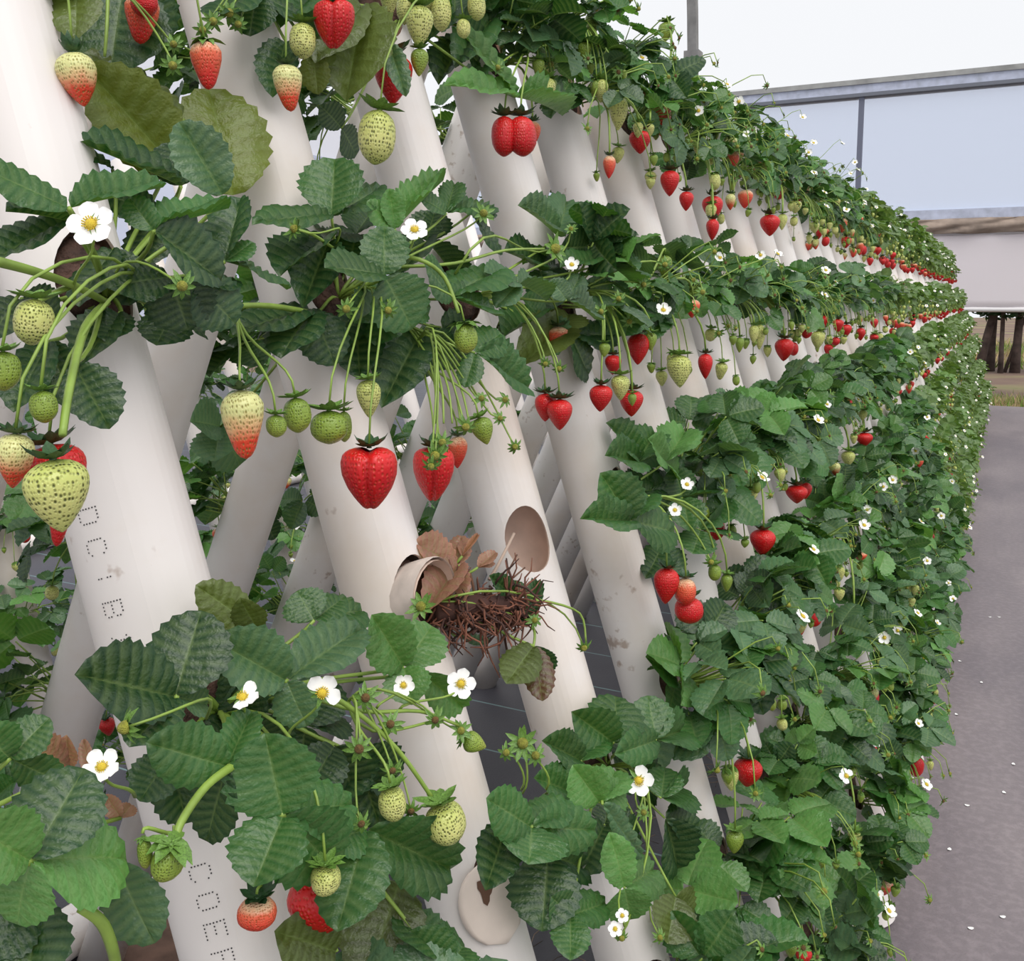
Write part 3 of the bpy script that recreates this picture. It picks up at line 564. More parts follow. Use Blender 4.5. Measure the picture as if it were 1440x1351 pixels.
# ---- third pipe, second tier
p = plant(2, 'A', 'strawberry plant at the top edge above the third pipe, with long pale berries')
hb(p, 572, 12, 28, 42, 'pale', 'oval', .11); hb(p, 589, 38, 38, 58, 'pale', 'cone', .12, -4); hb(p, 620, 18, 30, 50, 'pale', 'oval', .10); hb(p, 590, 88, 24, 38, 'green', 'cone', .11)
hb(p, 553, 112, 54, 70, 'red', 'cone', .08, 0, 0); hb(p, 529, 193, 50, 76, 'pale', 'oval', .12, -8, 2, 'long pale green strawberry', cs=1.1); hl(p, 545, 58, .11, [(569, 124, 28)], 'g')
hl(p, 725, 137, .10, [(646, 108, 36), (660, 42, 34), (795, 148, 32)], 'l'); hl(p, 640, 20, .06, [(600, 50, 50), (680, 60, 60), (640, -20, 60)], 'd'); hl(p, 690, 30, .06, [(650, 70, 50), (740, 50, 60), (720, -10, 60)], 'n')
hl(p, 650, 60, .03, [(620, 110, 50), (690, 105, 50)], 'd'); hl(p, 740, 40, .08, [(790, 20, 50), (760, 70, 40), (730, -10, 50)], 'n'); hl(p, 480, 180, .0, [(455, 150, 40), (500, 215, 50)], 'd')
# ---- fourth pipe, second tier
p = plant(3, 'A', 'strawberry plant above the fourth pipe with a pair of ripe red berries')
hb(p, 709, 192, 38, 56, 'red', 'oval', .08); hb(p, 734, 192, 42, 56, 'red', 'oval', .10, 4); hb(p, 767, 123, 28, 27, 'pale', 'oval', .11); hb(p, 749, 188, 22, 34, 'coral', 'cone', .07)
rngA = random.Random(77); proc_leaves(p, rngA, 15, V((.015, 0, .02)), .9); 
for x, y in ((700, 95), (745, 65), (775, 90), (790, 60), (815, 45), (770, 20)): hs(p, x, y, 24, .11, 0, .2, -.4, 1)
# ---- second pipe, third tier (centre of the picture)
p = plant(1, 'B', 'strawberry plant on the second pipe with a big heart-shaped red berry below')
hl(p, 466, 305, .09, [(470, 229, 76), (373, 298, 46), (532, 264, 52)], 'n'); hl(p, 462, 340, .07, [(398, 372, 72), (430, 415, 60)], 'd')
hl(p, 556, 322, .11, [(618, 254, 34), (520, 286, 32), (548, 270, 30)], 'l'); hl(p, 540, 388, .125, [(541, 322, 58), (470, 368, 64), (580, 455, 82)], 'n')
hl(p, 628, 300, .11, [(702, 282, 30), (594, 276, 30), (640, 252, 32)], 'n'); hl(p, 662, 300, .09, [(702, 350, 46), (690, 300, 30)], 'd')
hl(p, 634, 418, .11, [(702, 366, 70), (600, 372, 56), (694, 440, 60)], 'n'); hl(p, 592, 468, .07, [(545, 548, 62), (610, 500, 60)], 'd'); hl(p, 668, 496, .12, [(738, 544, 62), (655, 540, 32), (702, 470, 48)], 'n')
hl(p, 440, 438, .06, [(396, 482, 70), (342, 448, 60), (470, 505, 62)], 'd'); hl(p, 500, 440, .05, [(460, 480, 62), (505, 520, 66), (540, 500, 60)], 'd'); hl(p, 620, 460, .04, [(650, 510, 60), (590, 520, 60), (690, 480, 50)], 'd')
hl(p, 600, 340, .05, [(560, 380, 60), (640, 380, 60), (610, 300, 50)], 'd'); hl(p, 500, 330, .05, [(450, 320, 60), (490, 380, 64), (520, 300, 50)], 'd')
hl(p, 560, 415, .09, [(510, 440, 60), (530, 470, 60), (600, 440, 50)], 'n'); hl(p, 310, 600, -.25, [(275, 590, 60), (340, 650, 70), (300, 640, 60)], 'g')
hf(p, 583, 323, 40, .14, 0, .1, .45); hs(p, 415, 322, 36, .12, 0, -.8, .2, 0, (470, 350, .08))
c = (330, 430, .07)
for x, y, w, h, k, s, tl in ((343, 597, 56, 98, 'turn', 'long', 4), (388, 599, 28, 32, 'green', 'oval', 0), (418, 584, 38, 50, 'green', 'oval', 5)): hb(p, x, y, w, h, k, s, .10, tl, 2 if k == 'green' else 0, 'long strawberry turning orange at its tip' if k == 'turn' else None, mid=c)
hst(p, [(440, 440, .06), (380, 430, .07), (330, 430, .07)], .003)
hb(p, 463, 601, 54, 48, 'green', 'oval', .10, 0, 2); hb(p, 484, 600, 22, 44, 'green', 'oval', .08); hb(p, 518, 561, 34, 54, 'pale', 'cone', .12, 0, 2)
hb(p, 520, 674, 80, 92, 'red', 'heart', .12, 0, 0, 'large heart-shaped ripe red strawberry', cs=.7)
c = (588, 478, .08)
hb(p, 611, 668, 58, 80, 'red', 'heart', .09, 0, 0, mid=c); hb(p, 644, 636, 26, 46, 'coral', 'cone', .07, 0, mid=c); hb(p, 680, 606, 30, 40, 'green', 'cone', .12, 18, 2, mid=c)
for x, y, s, a, bb in ((612, 640, 40, 0, -.6), (622, 622, 34, .3, -.3), (655, 600, 34, .2, -.5), (677, 560, 26, .3, .2), (710, 562, 26, .6, .3), (703, 588, 24, .6, 0), (724, 628, 26, .3, -.6), (606, 655, 30, 0, -.8)): hs(p, x, y, s, .125, 0, a, bb, 1, c)
for k in range(5): hst(p, [(575+4*k, 462, .07), (600+6*k, 500, .09), (612+9*k, 545, .11), (612+12*k, 595, .115)], .0014)
hb(p, 655, 476, 32, 42, 'green', 'oval', .14, 5, 3, cs=1.25); hs(p, 487, 434, 34, .135, 0, 0, -.5, 1); hs(p, 546, 436, 32, .135, 0, 0, -.5, 1); hs(p, 680, 300, 34, .13, 0, .3, .1, 0); hs(p, 780, 350, 44, .12, 0, .9, .1, 0, (640, 385, .1))
hst(p, [(540, 360, .09), (590, 365, .13), (625, 390, .14), (645, 440, .145)], .0026); hst(p, [(560, 375, .08), (640, 370, .11), (710, 352, .12), (765, 350, .12)], .0020); hst(p, [(470, 350, .08), (440, 330, .11), (416, 322, .12)], .0017)
# ---- third pipe, third tier
p = plant(2, 'B', 'strawberry plant on the third pipe with a red berry pair hanging at pipe edge')
hl(p, 783, 332, .08, [(742, 288, 50), (802, 274, 52)], 'g'); hl(p, 847, 370, .12, [(853, 307, 46), (895, 388, 42), (800, 362, 32)], 'n'); hl(p, 797, 422, .13, [(778, 395, 28), (839, 442, 42), (815, 390, 32)], 'g')
hl(p, 728, 400, .12, [(692, 378, 42), (768, 412, 36), (703, 422, 32)], 'g'); hl(p, 790, 468, .06, [(738, 502, 58), (800, 440, 50)], 'o'); hl(p, 800, 470, .06, [(832, 522, 68), (860, 470, 50)], 'd')
hl(p, 760, 380, .05, [(720, 350, 50), (790, 370, 50), (770, 430, 60)], 'd'); hl(p, 850, 430, .07, [(900, 440, 50), (870, 470, 50), (830, 400, 40)], 'n'); hl(p, 760, 450, .05, [(715, 460, 50), (790, 490, 50), (740, 420, 50)], 'n')
hb(p, 785, 476, 34, 34, 'coral', 'oval', .07); hs(p, 767, 511, 22, .12, 0, 0, -.8, 1); hs(p, 786, 518, 24, .12, 0, 0, -.8, 1)
hb(p, 767, 573, 32, 40, 'red', 'cone', .09, 0, 0); hb(p, 787, 583, 38, 44, 'red', 'cone', .11, 0, 0); hs(p, 803, 322, 20, .12, 0, 0, .6, 0); hf(p, 804, 372, 22, .13, 1, 0, .3); hs(p, 845, 438, 24, .14, 0, .2, -.4, 1)
# ---- fourth pipe, third tier
p = plant(3, 'B', 'strawberry plant on the fourth pipe with a cluster of red and pale berries')
proc_leaves(p, random.Random(5), 17, V((.015, 0, 0)), .95)
for q in ((898, 491, 30, 44, 'red'), (862, 513, 24, 28, 'red'), (845, 560, 31, 38, 'red'), (872, 545, 28, 36, 'pale'), (888, 567, 33, 38, 'red'), (889, 562, 13, 18, 'green'), (915, 480, 18, 26, 'green'), (850, 492, 16, 20, 'green')): hb(p, *q, 'cone', .12 if q[4] != 'red' else .10)
for x, y in ((870, 420), (905, 400), (935, 372), (885, 452)): hs(p, x, y, 24, .14, 0, .2, -.4, 1)
# ---- first pipe, fourth tier (large lower left plant)
p = plant(0, 'C', 'large strawberry plant at lower left with many flowers, buds and a hidden red berry')
hl(p, 247, 980, .10, [(122, 950, 98), (277, 866, 98), (188, 1042, 62), (292, 988, 44, 0, 'g')], 'd', .0024)
hl(p, 403, 957, .12, [(312, 904, 76), (507, 876, 68), (428, 1017, 56)], 'g', .0022); hl(p, 320, 1077, .15, [(226, 1050, 74), (352, 1002, 44), (286, 1182, 62, -.03, 'd')], 'n')
hl(p, 398, 1147, .165, [(374, 1042, 110), (360, 1236, 94), (472, 1222, 104), (490, 1130, 80, -.02)], 'n', .0026)
hl(p, 568, 938, .10, [(528, 872, 66), (606, 880, 66), (578, 984, 56)], 'l'); hl(p, 592, 946, .10, [(648, 992, 46)], 'l'); hl(p, 362, 884, .09, [(284, 828, 54), (340, 850, 40)], 'o'); hl(p, 442, 872, .08, [(514, 850, 62), (420, 834, 54), (480, 840, 40)], 'n')
hl(p, 515, 1165, .13, [(628, 1219, 86), (478, 1294, 84), (470, 1180, 60)], 'n', .0022); hl(p, 562, 1238, .09, [(520, 1365, 106)], 'o'); hl(p, 628, 1368, .12, [(582, 1318, 72), (650, 1330, 60)], 'n'); hl(p, 474, 1338, .10, [(396, 1312, 78)], 'o')
hl(p, 470, 1048, .08, [(502, 1120, 74), (440, 1100, 60)], 'd'); hl(p, 350, 1010, .05, [(300, 1040, 70), (390, 1060, 70), (330, 950, 60)], 'd'); hl(p, 430, 1020, .05, [(480, 1000, 70), (420, 1090, 70), (470, 960, 60)], 'd'); hl(p, 240, 1060, .07, [(200, 1120, 60), (260, 1150, 60), (290, 1100, 60)], 'd'); hl(p, 300, 1000, .04, [(290, 930, 70), (370, 960, 70)], 'd')
hl(p, 500, 1060, .07, [(560, 1090, 60), (530, 1150, 70), (470, 1120, 70)], 'd')
hf(p, 341, 980, 50, .15, 2, .0, 1.2, (350, 1030, .10)); hf(p, 453, 974, 54, .16, 2, .2, .1, (405, 1035, .11)); hf(p, 567, 963, 32, .13, 1, .3, .1, (530, 995, .12)); hf(p, 648, 961, 44, .14, 0, .2, .1, (560, 1000, .12)); hf(p, 143, 1078, 52, .15, 1, .2, .8, (190, 1120, .12))
c = (490, 985, .12)
for x, y, s, kb, a, bb in ((505, 1053, 46, 1, 0, 0), (514, 981, 44, 1, -.1, .1), (612, 1012, 36, 1, .2, -.2), (549, 1018, 40, 1, .1, .1), (648, 1027, 34, 0, .5, .2), (552, 1083, 34, 1, .3, -.4), (508, 1158, 36, 1, .5, -.3), (578, 1140, 34, 1, .2, -.5)): hs(p, x, y, s, .14, kb, a, bb, kb, c)
hst(p, [(380, 985, .06), (440, 970, .12), (500, 1000, .13), (560, 1055, .135), (612, 1128, .14)], .0024); hst(p, [(420, 975, .09), (510, 1000, .12), (590, 1000, .13), (645, 1020, .14)], .0018); hst(p, [(330, 1075, .15), (290, 1105, .16), (255, 1155, .165), (247, 1185, .165)], .0028)
hb(p, 552, 1130, 40, 50, 'pale', 'oval', .15, 6, 2, mid=c); hb(p, 627, 1158, 56, 62, 'pale', 'oval', .15, 14, 2, st=False); hb(p, 668, 1044, 28, 34, 'green', 'cone', .14, 70, 2, mid=c)
hb(p, 236, 1213, 44, 54, 'green', 'oval', .17, -12, 3, 'green strawberry with broad leafy calyx', st=False, cs=1.5); hb(p, 204, 1200, 20, 44, 'green', 'oval', .16, 5, 3, mid=(246, 1160, .155)); hs(p, 178, 1022, 60, .16, 0, -1.2, -.2, 1, (290, 1010, .12))
hb(p, 362, 1284, 52, 44, 'coral', 'oval', .13, 0, 0, 'misshapen red and yellow strawberry', cs=1.2, mid=(380, 1225, .12)); hb(p, 452, 1272, 84, 98, 'red', 'cone', .10, 15, 0, 'large red strawberry half hidden behind a leaf'); hb(p, 458, 1237, 44, 44, 'pale', 'oval', .16, 0, 2)
# ---- plant at the lower left edge
p = plant(-1, 'C', 'strawberry plant with bright green leaves at the bottom left edge')
hl(p, 43, 1210, .16, [(180, 1198, 116), (112, 1090, 108, 0, 'd'), (-30, 1165, 84), (18, 1296, 92)], 'l', .003); hl(p, 14, 1066, .12, [(62, 1012, 56), (-25, 1028, 60), (88, 1102, 44)], 'n'); hl(p, 164, 1212, .13, [(207, 1322, 76)], 'g'); hl(p, 52, 1268, .12, [(36, 1390, 104), (-20, 1330, 80)], 'd')
hst(p, [(115, 1275, .15), (145, 1300, .15), (162, 1350, .14), (165, 1400, .12)], .0034)
hl(p, 98, 1078, .02, [(48, 1050, 46), (92, 1040, 30)], 'b'); hl(p, 126, 1090, .05, [(117, 1042, 16)], 'b'); hl(p, 170, 1150, .03, [(150, 1120, 22), (185, 1130, 22)], 'b')
# ---- withered plant on the second pipe
p = plant(1, 'C', 'withered strawberry plant with brown leaves and bare roots')
L0 = ploc(p); rr_ = random.Random(21); b = MB()
c0 = pt(610, 860, .05)-L0; c1 = pt(735, 850, .10)-L0
for i in range(260):
    t = rr_.random()**.8; a = c0+(c1-c0)*t+V((rr_.gauss(0, .007), rr_.gauss(0, .007), rr_.gauss(0, .009))); d_ = V((rr_.gauss(.004, .010), rr_.gauss(0, .010), rr_.gauss(-.004, .012))); path = [a]
    for k_ in range(4): path.append(path[-1]+d_*.4+V((rr_.gauss(0, .003), rr_.gauss(0, .003), rr_.gauss(0, .003))))
    b.tube(path, [.0016, .0013, .0011, .0009, .0005], 4, rr_.choice((0, 0, 1)))
b.tube([c0, (c0+c1)/2+V((0, 0, .004)), c1], [.012, .011, .007], 8, 1); o = link('roots', b.mesh('roots', [M_root, plain('root_dark', (.055, .022, .016), .85, noise=.5, scale=40)]), p, Matrix.Identity(4)); o['label'] = 'dry brown roots'
hl(p, 640, 798, .05, [(596, 764, 52), (648, 752, 30)], 'b', .0015); hl(p, 646, 795, .06, [(604, 848, 44), (634, 852, 40)], 'b'); hl(p, 672, 798, .07, [(696, 778, 18), (690, 790, 14)], 'b'); hl(p, 650, 782, .06, [(652, 758, 14), (672, 752, 8)], 'b')
hl(p, 722, 838, .09, [(692, 812, 26), (724, 815, 28)], 'd'); hl(p, 742, 880, .10, [(755, 820, 22), (738, 850, 30)], 'd'); hl(p, 750, 908, .11, [(716, 955, 48, 0, 'o'), (762, 978, 38, .01, 'r'), (774, 940, 28, 0, 'd')], 'd'); hl(p, 640, 895, .03, [(685, 900, 18)], 'd')
hst(p, [(688, 815, .07), (700, 795, .075), (723, 750, .08)], .0022, plain('dry_stalk', (.40, .30, .24), .8)); hst(p, [(710, 812, .07), (727, 780, .07)], .0012, M_stemd); hst(p, [(722, 812, .07), (738, 798, .07)], .0012, M_stemd)
hst(p, [(640, 785, .05), (660, 805, .06), (668, 840, .06)], .0018, M_stemd); hst(p, [(650, 800, .06), (652, 830, .065), (645, 855, .06)], .0024); hst(p, [(728, 846, .10), (765, 845, .11), (815, 862, .12), (824, 902, .12)], .0016); hst(p, [(745, 870, .1), (752, 890, .11), (750, 910, .11)], .0018)
hs(p, 821, 910, 28, .12, 0, .2, -.9, 1); hs(p, 752, 872, 26, .115, 0, .3, .2, 1); hs(p, 592, 853, 44, .07, 0, -.2, .6, 0)
# ---- third pipe, fifth tier (lower centre)
p = plant(2, 'D', 'bushy strawberry plant at bottom centre with a single open flower')
hl(p, 863, 1044, .09, [(814, 1008, 56), (868, 978, 70), (897, 1024, 46)], 'n'); hl(p, 923, 1040, .11, [(912, 983, 56), (964, 1024, 52), (884, 1056, 46)], 'n'); hl(p, 817, 1070, .08, [(770, 1044, 46), (838, 1038, 46)], 'n'); hl(p, 803, 1114, .09, [(761, 1094, 46), (800, 1075, 40)], 'n')
hl(p, 843, 1128, .13, [(810, 1083, 52), (866, 1078, 52), (880, 1110, 40)], 'l'); hl(p, 747, 1163, .13, [(691, 1126, 60), (792, 1126, 52), (832, 1166, 60), (747, 1203, 88)], 'n', .002); hl(p, 712, 1160, .10, [(688, 1238, 56)], 'd'); hl(p, 770, 1203, .10, [(764, 1294, 86), (832, 1218, 50)], 'd')
hl(p, 878, 1248, .14, [(862, 1181, 44), (930, 1213, 56), (888, 1293, 56)], 'l'); hl(p, 802, 1287, .12, [(778, 1263, 42), (849, 1270, 46), (803, 1340, 48)], 'n'); hl(p, 847, 1130, .14, [(898, 1198, 36)], 'g'); hl(p, 930, 1122, .09, [(968, 1106, 52), (935, 1080, 46)], 'n'); hl(p, 935, 1150, .08, [(957, 1220, 62), (980, 1160, 50)], 'd'); hl(p, 950, 1260, .08, [(940, 1320, 60), (970, 1290, 50)], 'o')
hl(p, 850, 1160, .05, [(820, 1220, 60), (900, 1200, 60), (860, 1120, 50)], 'd'); hl(p, 880, 1080, .05, [(920, 1110, 60), (850, 1100, 60), (890, 1040, 50)], 'd')
hf(p, 898, 1097, 44, .15, 3, 0, .1); hf(p, 875, 1287, 20, .15, 0, 0, .4); hf(p, 865, 1306, 22, .15, 1, 0, .4); hs(p, 735, 1045, 48, .11, 0, 0, .3, 0, (735, 1115, .09)); hs(p, 753, 1062, 36, .11, 0, .3, .2, 1, (768, 1110, .09)); hs(p, 712, 1058, 30, .10, 0, -.3, .1, 1, (733, 1110, .09)); hs(p, 874, 1318, 26, .15, 0, .1, -.5, 1); hs(p, 905, 1142, 26, .14, 0, .3, .2, 1); hs(p, 928, 1318, 24, .13, 0, .3, 0, 1)
# ---- fourth pipe, fourth tier
p = plant(3, 'C', 'strawberry plant on the fourth pipe with two red berries hanging beneath')
hl(p, 897, 650, .07, [(863, 598, 46), (858, 640, 50), (920, 610, 46)], 'n'); hl(p, 887, 733, .12, [(852, 672, 62), (826, 728, 46), (945, 746, 66), (912, 690, 44)], 'n'); hl(p, 935, 650, .10, [(962, 608, 52), (955, 668, 44), (915, 620, 40)], 'l'); hl(p, 915, 690, .06, [(940, 720, 50), (880, 690, 50), (950, 670, 50)], 'd')
hl(p, 960, 700, .09, [(990, 690, 46), (970, 740, 46), (950, 660, 40)], 'n'); hl(p, 930, 770, .05, [(950, 810, 46), (915, 800, 40)], 'd'); hl(p, 985, 745, .10, [(1020, 740, 46), (975, 775, 46), (1000, 715, 40)], 'n')
hb(p, 937, 824, 34, 52, 'red', 'cone', .10, 0, 0); hb(p, 964, 832, 30, 40, 'coral', 'oval', .12, 0, 0); hb(p, 968, 858, 38, 38, 'red', 'oval', .11, 0, 0, st=False); hf(p, 949, 717, 20, .14, 1, 0, .2); hf(p, 966, 681, 20, .13, 1, 0, .4); hb(p, 1022, 820, 17, 26, 'green', 'cone', .12); hs(p, 1000, 790, 24, .12, 0, 0, -.5, 1); hb(p, 1005, 805, 18, 24, 'green', 'oval', .11)
# ---- single berries read off the photograph for plants further along the row
EXTRA = [(820, 178, 34, 44, 'coral'), (870, 160, 26, 46, 'pale'), (930, 169, 29, 44, 'coral'), (900, 200, 30, 32, 'red'), (897, 183, 15, 22, 'pale'), (914, 183, 13, 18, 'pale'), (857, 235, 18, 32, 'coral'), (942, 258, 28, 36, 'red'), (833, 35, 20, 34, 'green'), (785, 55, 20, 22, 'pale'), (937, 45, 22, 26, 'green'), (822, 72, 20, 24, 'green'), (845, 128, 22, 32, 'pale'),
         (965, 283, 21, 27, 'red'), (1002, 293, 28, 35, 'red'), (1002, 323, 19, 30, 'red'), (1048, 280, 20, 26, 'coral'), (1030, 257, 13, 23, 'green'), (1027, 284, 15, 23, 'turn'), (1063, 213, 15, 21, 'green'), (1108, 248, 17, 29, 'green'), (1082, 317, 28, 30, 'red'), (1100, 312, 14, 23, 'pale'), (1118, 291, 18, 18, 'pale'), (1145, 320, 14, 16, 'pale'), (1185, 317, 12, 20, 'coral'), (1190, 341, 14, 16, 'red'),
         (955, 522, 33, 46, 'pale'), (992, 515, 21, 36, 'red'), (1040, 485, 13, 22, 'green'), (1068, 474, 17, 36, 'pale'), (1060, 470, 14, 26, 'pale'), (1103, 492, 26, 32, 'red'), (974, 434, 20, 26, 'coral'), (935, 376, 20, 34, 'green'), (1085, 420, 20, 33, 'green'), (1150, 478, 20, 26, 'pale'), (1190, 465, 15, 18, 'red'), (1210, 470, 13, 18, 'red'),
         (1120, 695, 30, 26, 'red'), (1132, 690, 18, 24, 'red'), (1073, 763, 34, 38, 'red'), (1052, 1087, 38, 42, 'red'), (1122, 882, 24, 36, 'red'), (1126, 880, 16, 22, 'pale'), (1215, 618, 22, 20, 'red'), (1270, 648, 13, 16, 'red'), (1261, 552, 14, 12, 'red'), (1210, 782, 18, 14, 'coral'), (1274, 810, 18, 16, 'coral'), (1308, 756, 12, 14, 'red'), (1200, 870, 20, 24, 'pale'), (1033, 1184, 24, 34, 'green'), (1112, 1336, 16, 24, 'green'), (1202, 1178, 19, 20, 'pale'), (1193, 645, 19, 22, 'pale'), (1055, 697, 20, 22, 'pale'), (1175, 660, 14, 20, 'turn'), (1215, 1282, 24, 18, 'green'), (1130, 1345, 22, 24, 'red')]
def nearest(px, py, off):
    P = pt(px, py, off); n = max(0, round((P.y-T0)/SP)); v = H-P.z; t = min('ZABCDEF', key=lambda k: abs(v-TIER[k]-.09)); return n, t
EX = {}
for q in EXTRA:
    k = nearest(q[0], q[1], .11)
    EX.setdefault(k, []).append(q)
RIPE = ['red', 'turn', 'coral', 'pale', 'green']
def proc_fruit(par, rng, count, crown, wts, out=1, drop=(.05, .16), flowers=1, stars=2):
    for i in range(count):
        y = rng.gauss(0, .055); x = rng.uniform(.05, .12)*out; zt = -rng.uniform(*drop); top = crown+V((x, y, zt))
        k = rng.choices(RIPE, wts)[0]; w = {'red': .030, 'turn': .027, 'coral': .029, 'pale': .021, 'green': .015}[k]*rng.uniform(.8, 1.2); h = w*rng.uniform(1.1, 1.5)
        dn = V((rng.uniform(-.2, .2), rng.uniform(-.2, .2), -1)).normalized()
        put_berry(par, top, w, h, rng.choice(['cone', 'cone', 'oval', 'long']), k, dn, rng.choice((0, 1, 2)) if k in ('red', 'coral', 'turn') else rng.choice((2, 2, 3)), rng.randrange(3), None if k in ('green', 'pale') else {'red': 'ripe red strawberry', 'coral': 'coral red strawberry', 'turn': 'strawberry turning from pale to red'}[k], rng)
        stem(par, crown+V((.01*out, 0, 0)), top, .0012, out=V((.6*out, rng.uniform(-.3, .3), .5)), n=6)
    for i in range(flowers):
        p = crown+V((rng.uniform(.07, .15)*out, rng.gauss(0, .06), rng.uniform(-.02, .11))); put_flower(par, p, rng.uniform(.022, .03), V((.4*out, -.5, .6))+V((rng.uniform(-.4, .4),)*3), rng.choice((0, 1, 3)), rng)
        stem(par, crown, p-V((0, 0, .002)), .0009, out=V((out, 0, .3)), n=5)
    for i in range(stars):
        p = crown+V((rng.uniform(.08, .17)*out, rng.gauss(0, .07), rng.uniform(-.08, .08))); put_star(par, p, rng.uniform(.018, .028), V((.6*out, rng.uniform(-.8, .2), rng.uniform(-.5, .5))), rng.randrange(2), rng.randrange(2), rng)
        stem(par, crown, p, .0012, out=V((out, 0, .5)), n=5)
WT = {'Z': (1, .6, .6, 3, 4), 'A': (2.2, 1, 1, 3, 4), 'B': (1.6, .7, .8, 3, 4), 'C': (.7, .4, .4, 2, 4), 'D': (.5, .3, .4, 2, 4), 'E': (.3, .3, .2, 2, 4), 'F': (.3, .3, .2, 2, 4)}
DETAIL = 17
def skip(n, t): return (n, t) in PL or (n, t) in ((2, 'C'), (1, 'D')) or hole_out(n, t)
def hole_out(n, t):
    p = hole(n, t, .1); d = p-V((0, 0, H)); z = d.dot(FW)
    if z < .15: return True
    x = 720+FPX*d.dot(RT)/z; y = CY-FPX*d.dot(UP)/z; m = FPX*.24/z
    return x < -m or y < -m or y > 1351+m
for n in range(0, DETAIL):
    for t in 'ZABCDEF':
        if skip(n, t): continue
        rng = random.Random(n*31+ord(t)*7)
        p = plant(n, t, 'leafy strawberry plant on the %s front pipe from the left, %s tier from the top' % (ORD[n], TN[t]) if t not in 'ZF' else 'leafy strawberry plant on the %s front pipe from the left, %s tier' % (ORD[n], TN[t]))
        lo = t in 'CDEF'
        proc_leaves(p, rng, rng.randint(20, 24) if lo else rng.randint(15, 19), V((.015, 0, 0)), (1.04 if lo else .93) if t != 'Z' else .8, up=-1.1 if t == 'Z' else .25)
        k = {'Z': 10, 'A': 13, 'B': 11, 'C': 10, 'D': 8, 'E': 7, 'F': 10}[t]
        ex = EX.get((n, t), [])
        for q in ex: hb(p, *q, 'cone', .11 if q[4] == 'pale' else .10, 0)
        proc_fruit(p, rng, (4 if ex else k+rng.randint(-1, 2)) if n < 12 else max(3, k-5), V((.015, 0, 0)), (0, 0, 0, 2, 4) if ex else WT[t], 1, (.05, .15) if t in 'ZAB' else (.0, .11), 1, 6 if n < 10 else 2)
# far plants: foliage joined per plant (leaves only a few pixels across)
def join_leaves(seed, count):
    rng = random.Random(seed); b = MB()
    for i in range(count):
        lb = trileaf_mesh(rng, rng.uniform(.05, .12), rng.uniform(-60, -5), rng.uniform(.045, .062), (0, 1), 4)
        az = rng.uniform(-1.75, 1.75); el = rng.uniform(-.6, 1.1); d = V((math.cos(az)*math.cos(el), math.sin(az)*math.cos(el), math.sin(el)))
        nr = (V((.25, -.25, .85))+V((rng.uniform(-.5, .5), rng.uniform(-.5, .5), rng.uniform(-.2, .3)))).normalized(); z = nr-d*nr.dot(d); z = z.normalized() if z.length > .15 else d.orthogonal().normalized(); x = d.cross(z)
        M = mrot(x, d, z, 1, 1, 1, V((.015, rng.uniform(-.02, .02), rng.uniform(-.02, .02))))
        base = len(b.v); b.v += [M @ q for q in lb.v]; b.f += [tuple(j+base for j in f) for f in lb.f]; b.m += lb.m; b.a += lb.a
    return b.mesh('foliage', [M_leaf, M_stem])
FOL = [join_leaves(s, 18) for s in range(6)]
def join_fruit(seed, upper):
    rng = random.Random(seed); b = MB()
    for i in range(14):
        w = rng.uniform(.012, .022); top = V((rng.uniform(.05, .12), rng.gauss(0, .07), -rng.uniform(.0, .13)+(.0 if upper else .04)))
        g = berry_geo('cone', i); vs = g[0]; S = 22
        keep = [i_*S+j for i_ in range(0, 17, 4) for j in range(0, 22, 4)]; k = 6
        b.add([top+V((vs[q][0]*w, vs[q][1]*w, vs[q][2]*w*1.3)) for q in keep], [(a*k+j, (a+1)*k+j, (a+1)*k+(j+1) % k, a*k+(j+1) % k) for a in range(4) for j in range(k)])
        b.tube(bez(V((.01, 0, 0)), V((.06, top.y*.5, .05)), top+V((0, 0, .04)), top, 5), .0011, 3, 1)
    return b.mesh('unripe_fruit', [B['green'] if seed % 2 else B['pale'], M_stem])
FRU = [join_fruit(s, s < 2) for s in range(4)]
def join_flower(seed):
    rng = random.Random(seed); b = MB()
    for i in range(2):
        p = V((rng.uniform(.08, .16), rng.gauss(0, .07), rng.uniform(-.06, .11))); r = rng.uniform(.010, .014); x, y, z = frame(V((.5, -.6, .5)))
        for q in range(5):
            a = q*2*math.pi/5; u = x*math.cos(a)+y*math.sin(a); w = y*math.cos(a)-x*math.sin(a)
            b.add([p+u*r*.1, p+u*r*.6+w*r*.4, p+u*r, p+u*r*.6-w*r*.4], [(0, 1, 2, 3)])
        b.add([p+z*.002+x*r*.3, p+z*.002+y*r*.3, p+z*.002-x*r*.3, p+z*.002-y*r*.3], [(0, 1, 2, 3)], 1)
    return b.mesh('flowers', [M_petal, M_yel], False)
FLO = [join_flower(s) for s in range(3)]
FARL = {'Z': 'topmost', 'A': 'second', 'B': 'third', 'C': 'fourth', 'D': 'fifth', 'E': 'sixth', 'F': 'lowest'}
MIDEND = 29
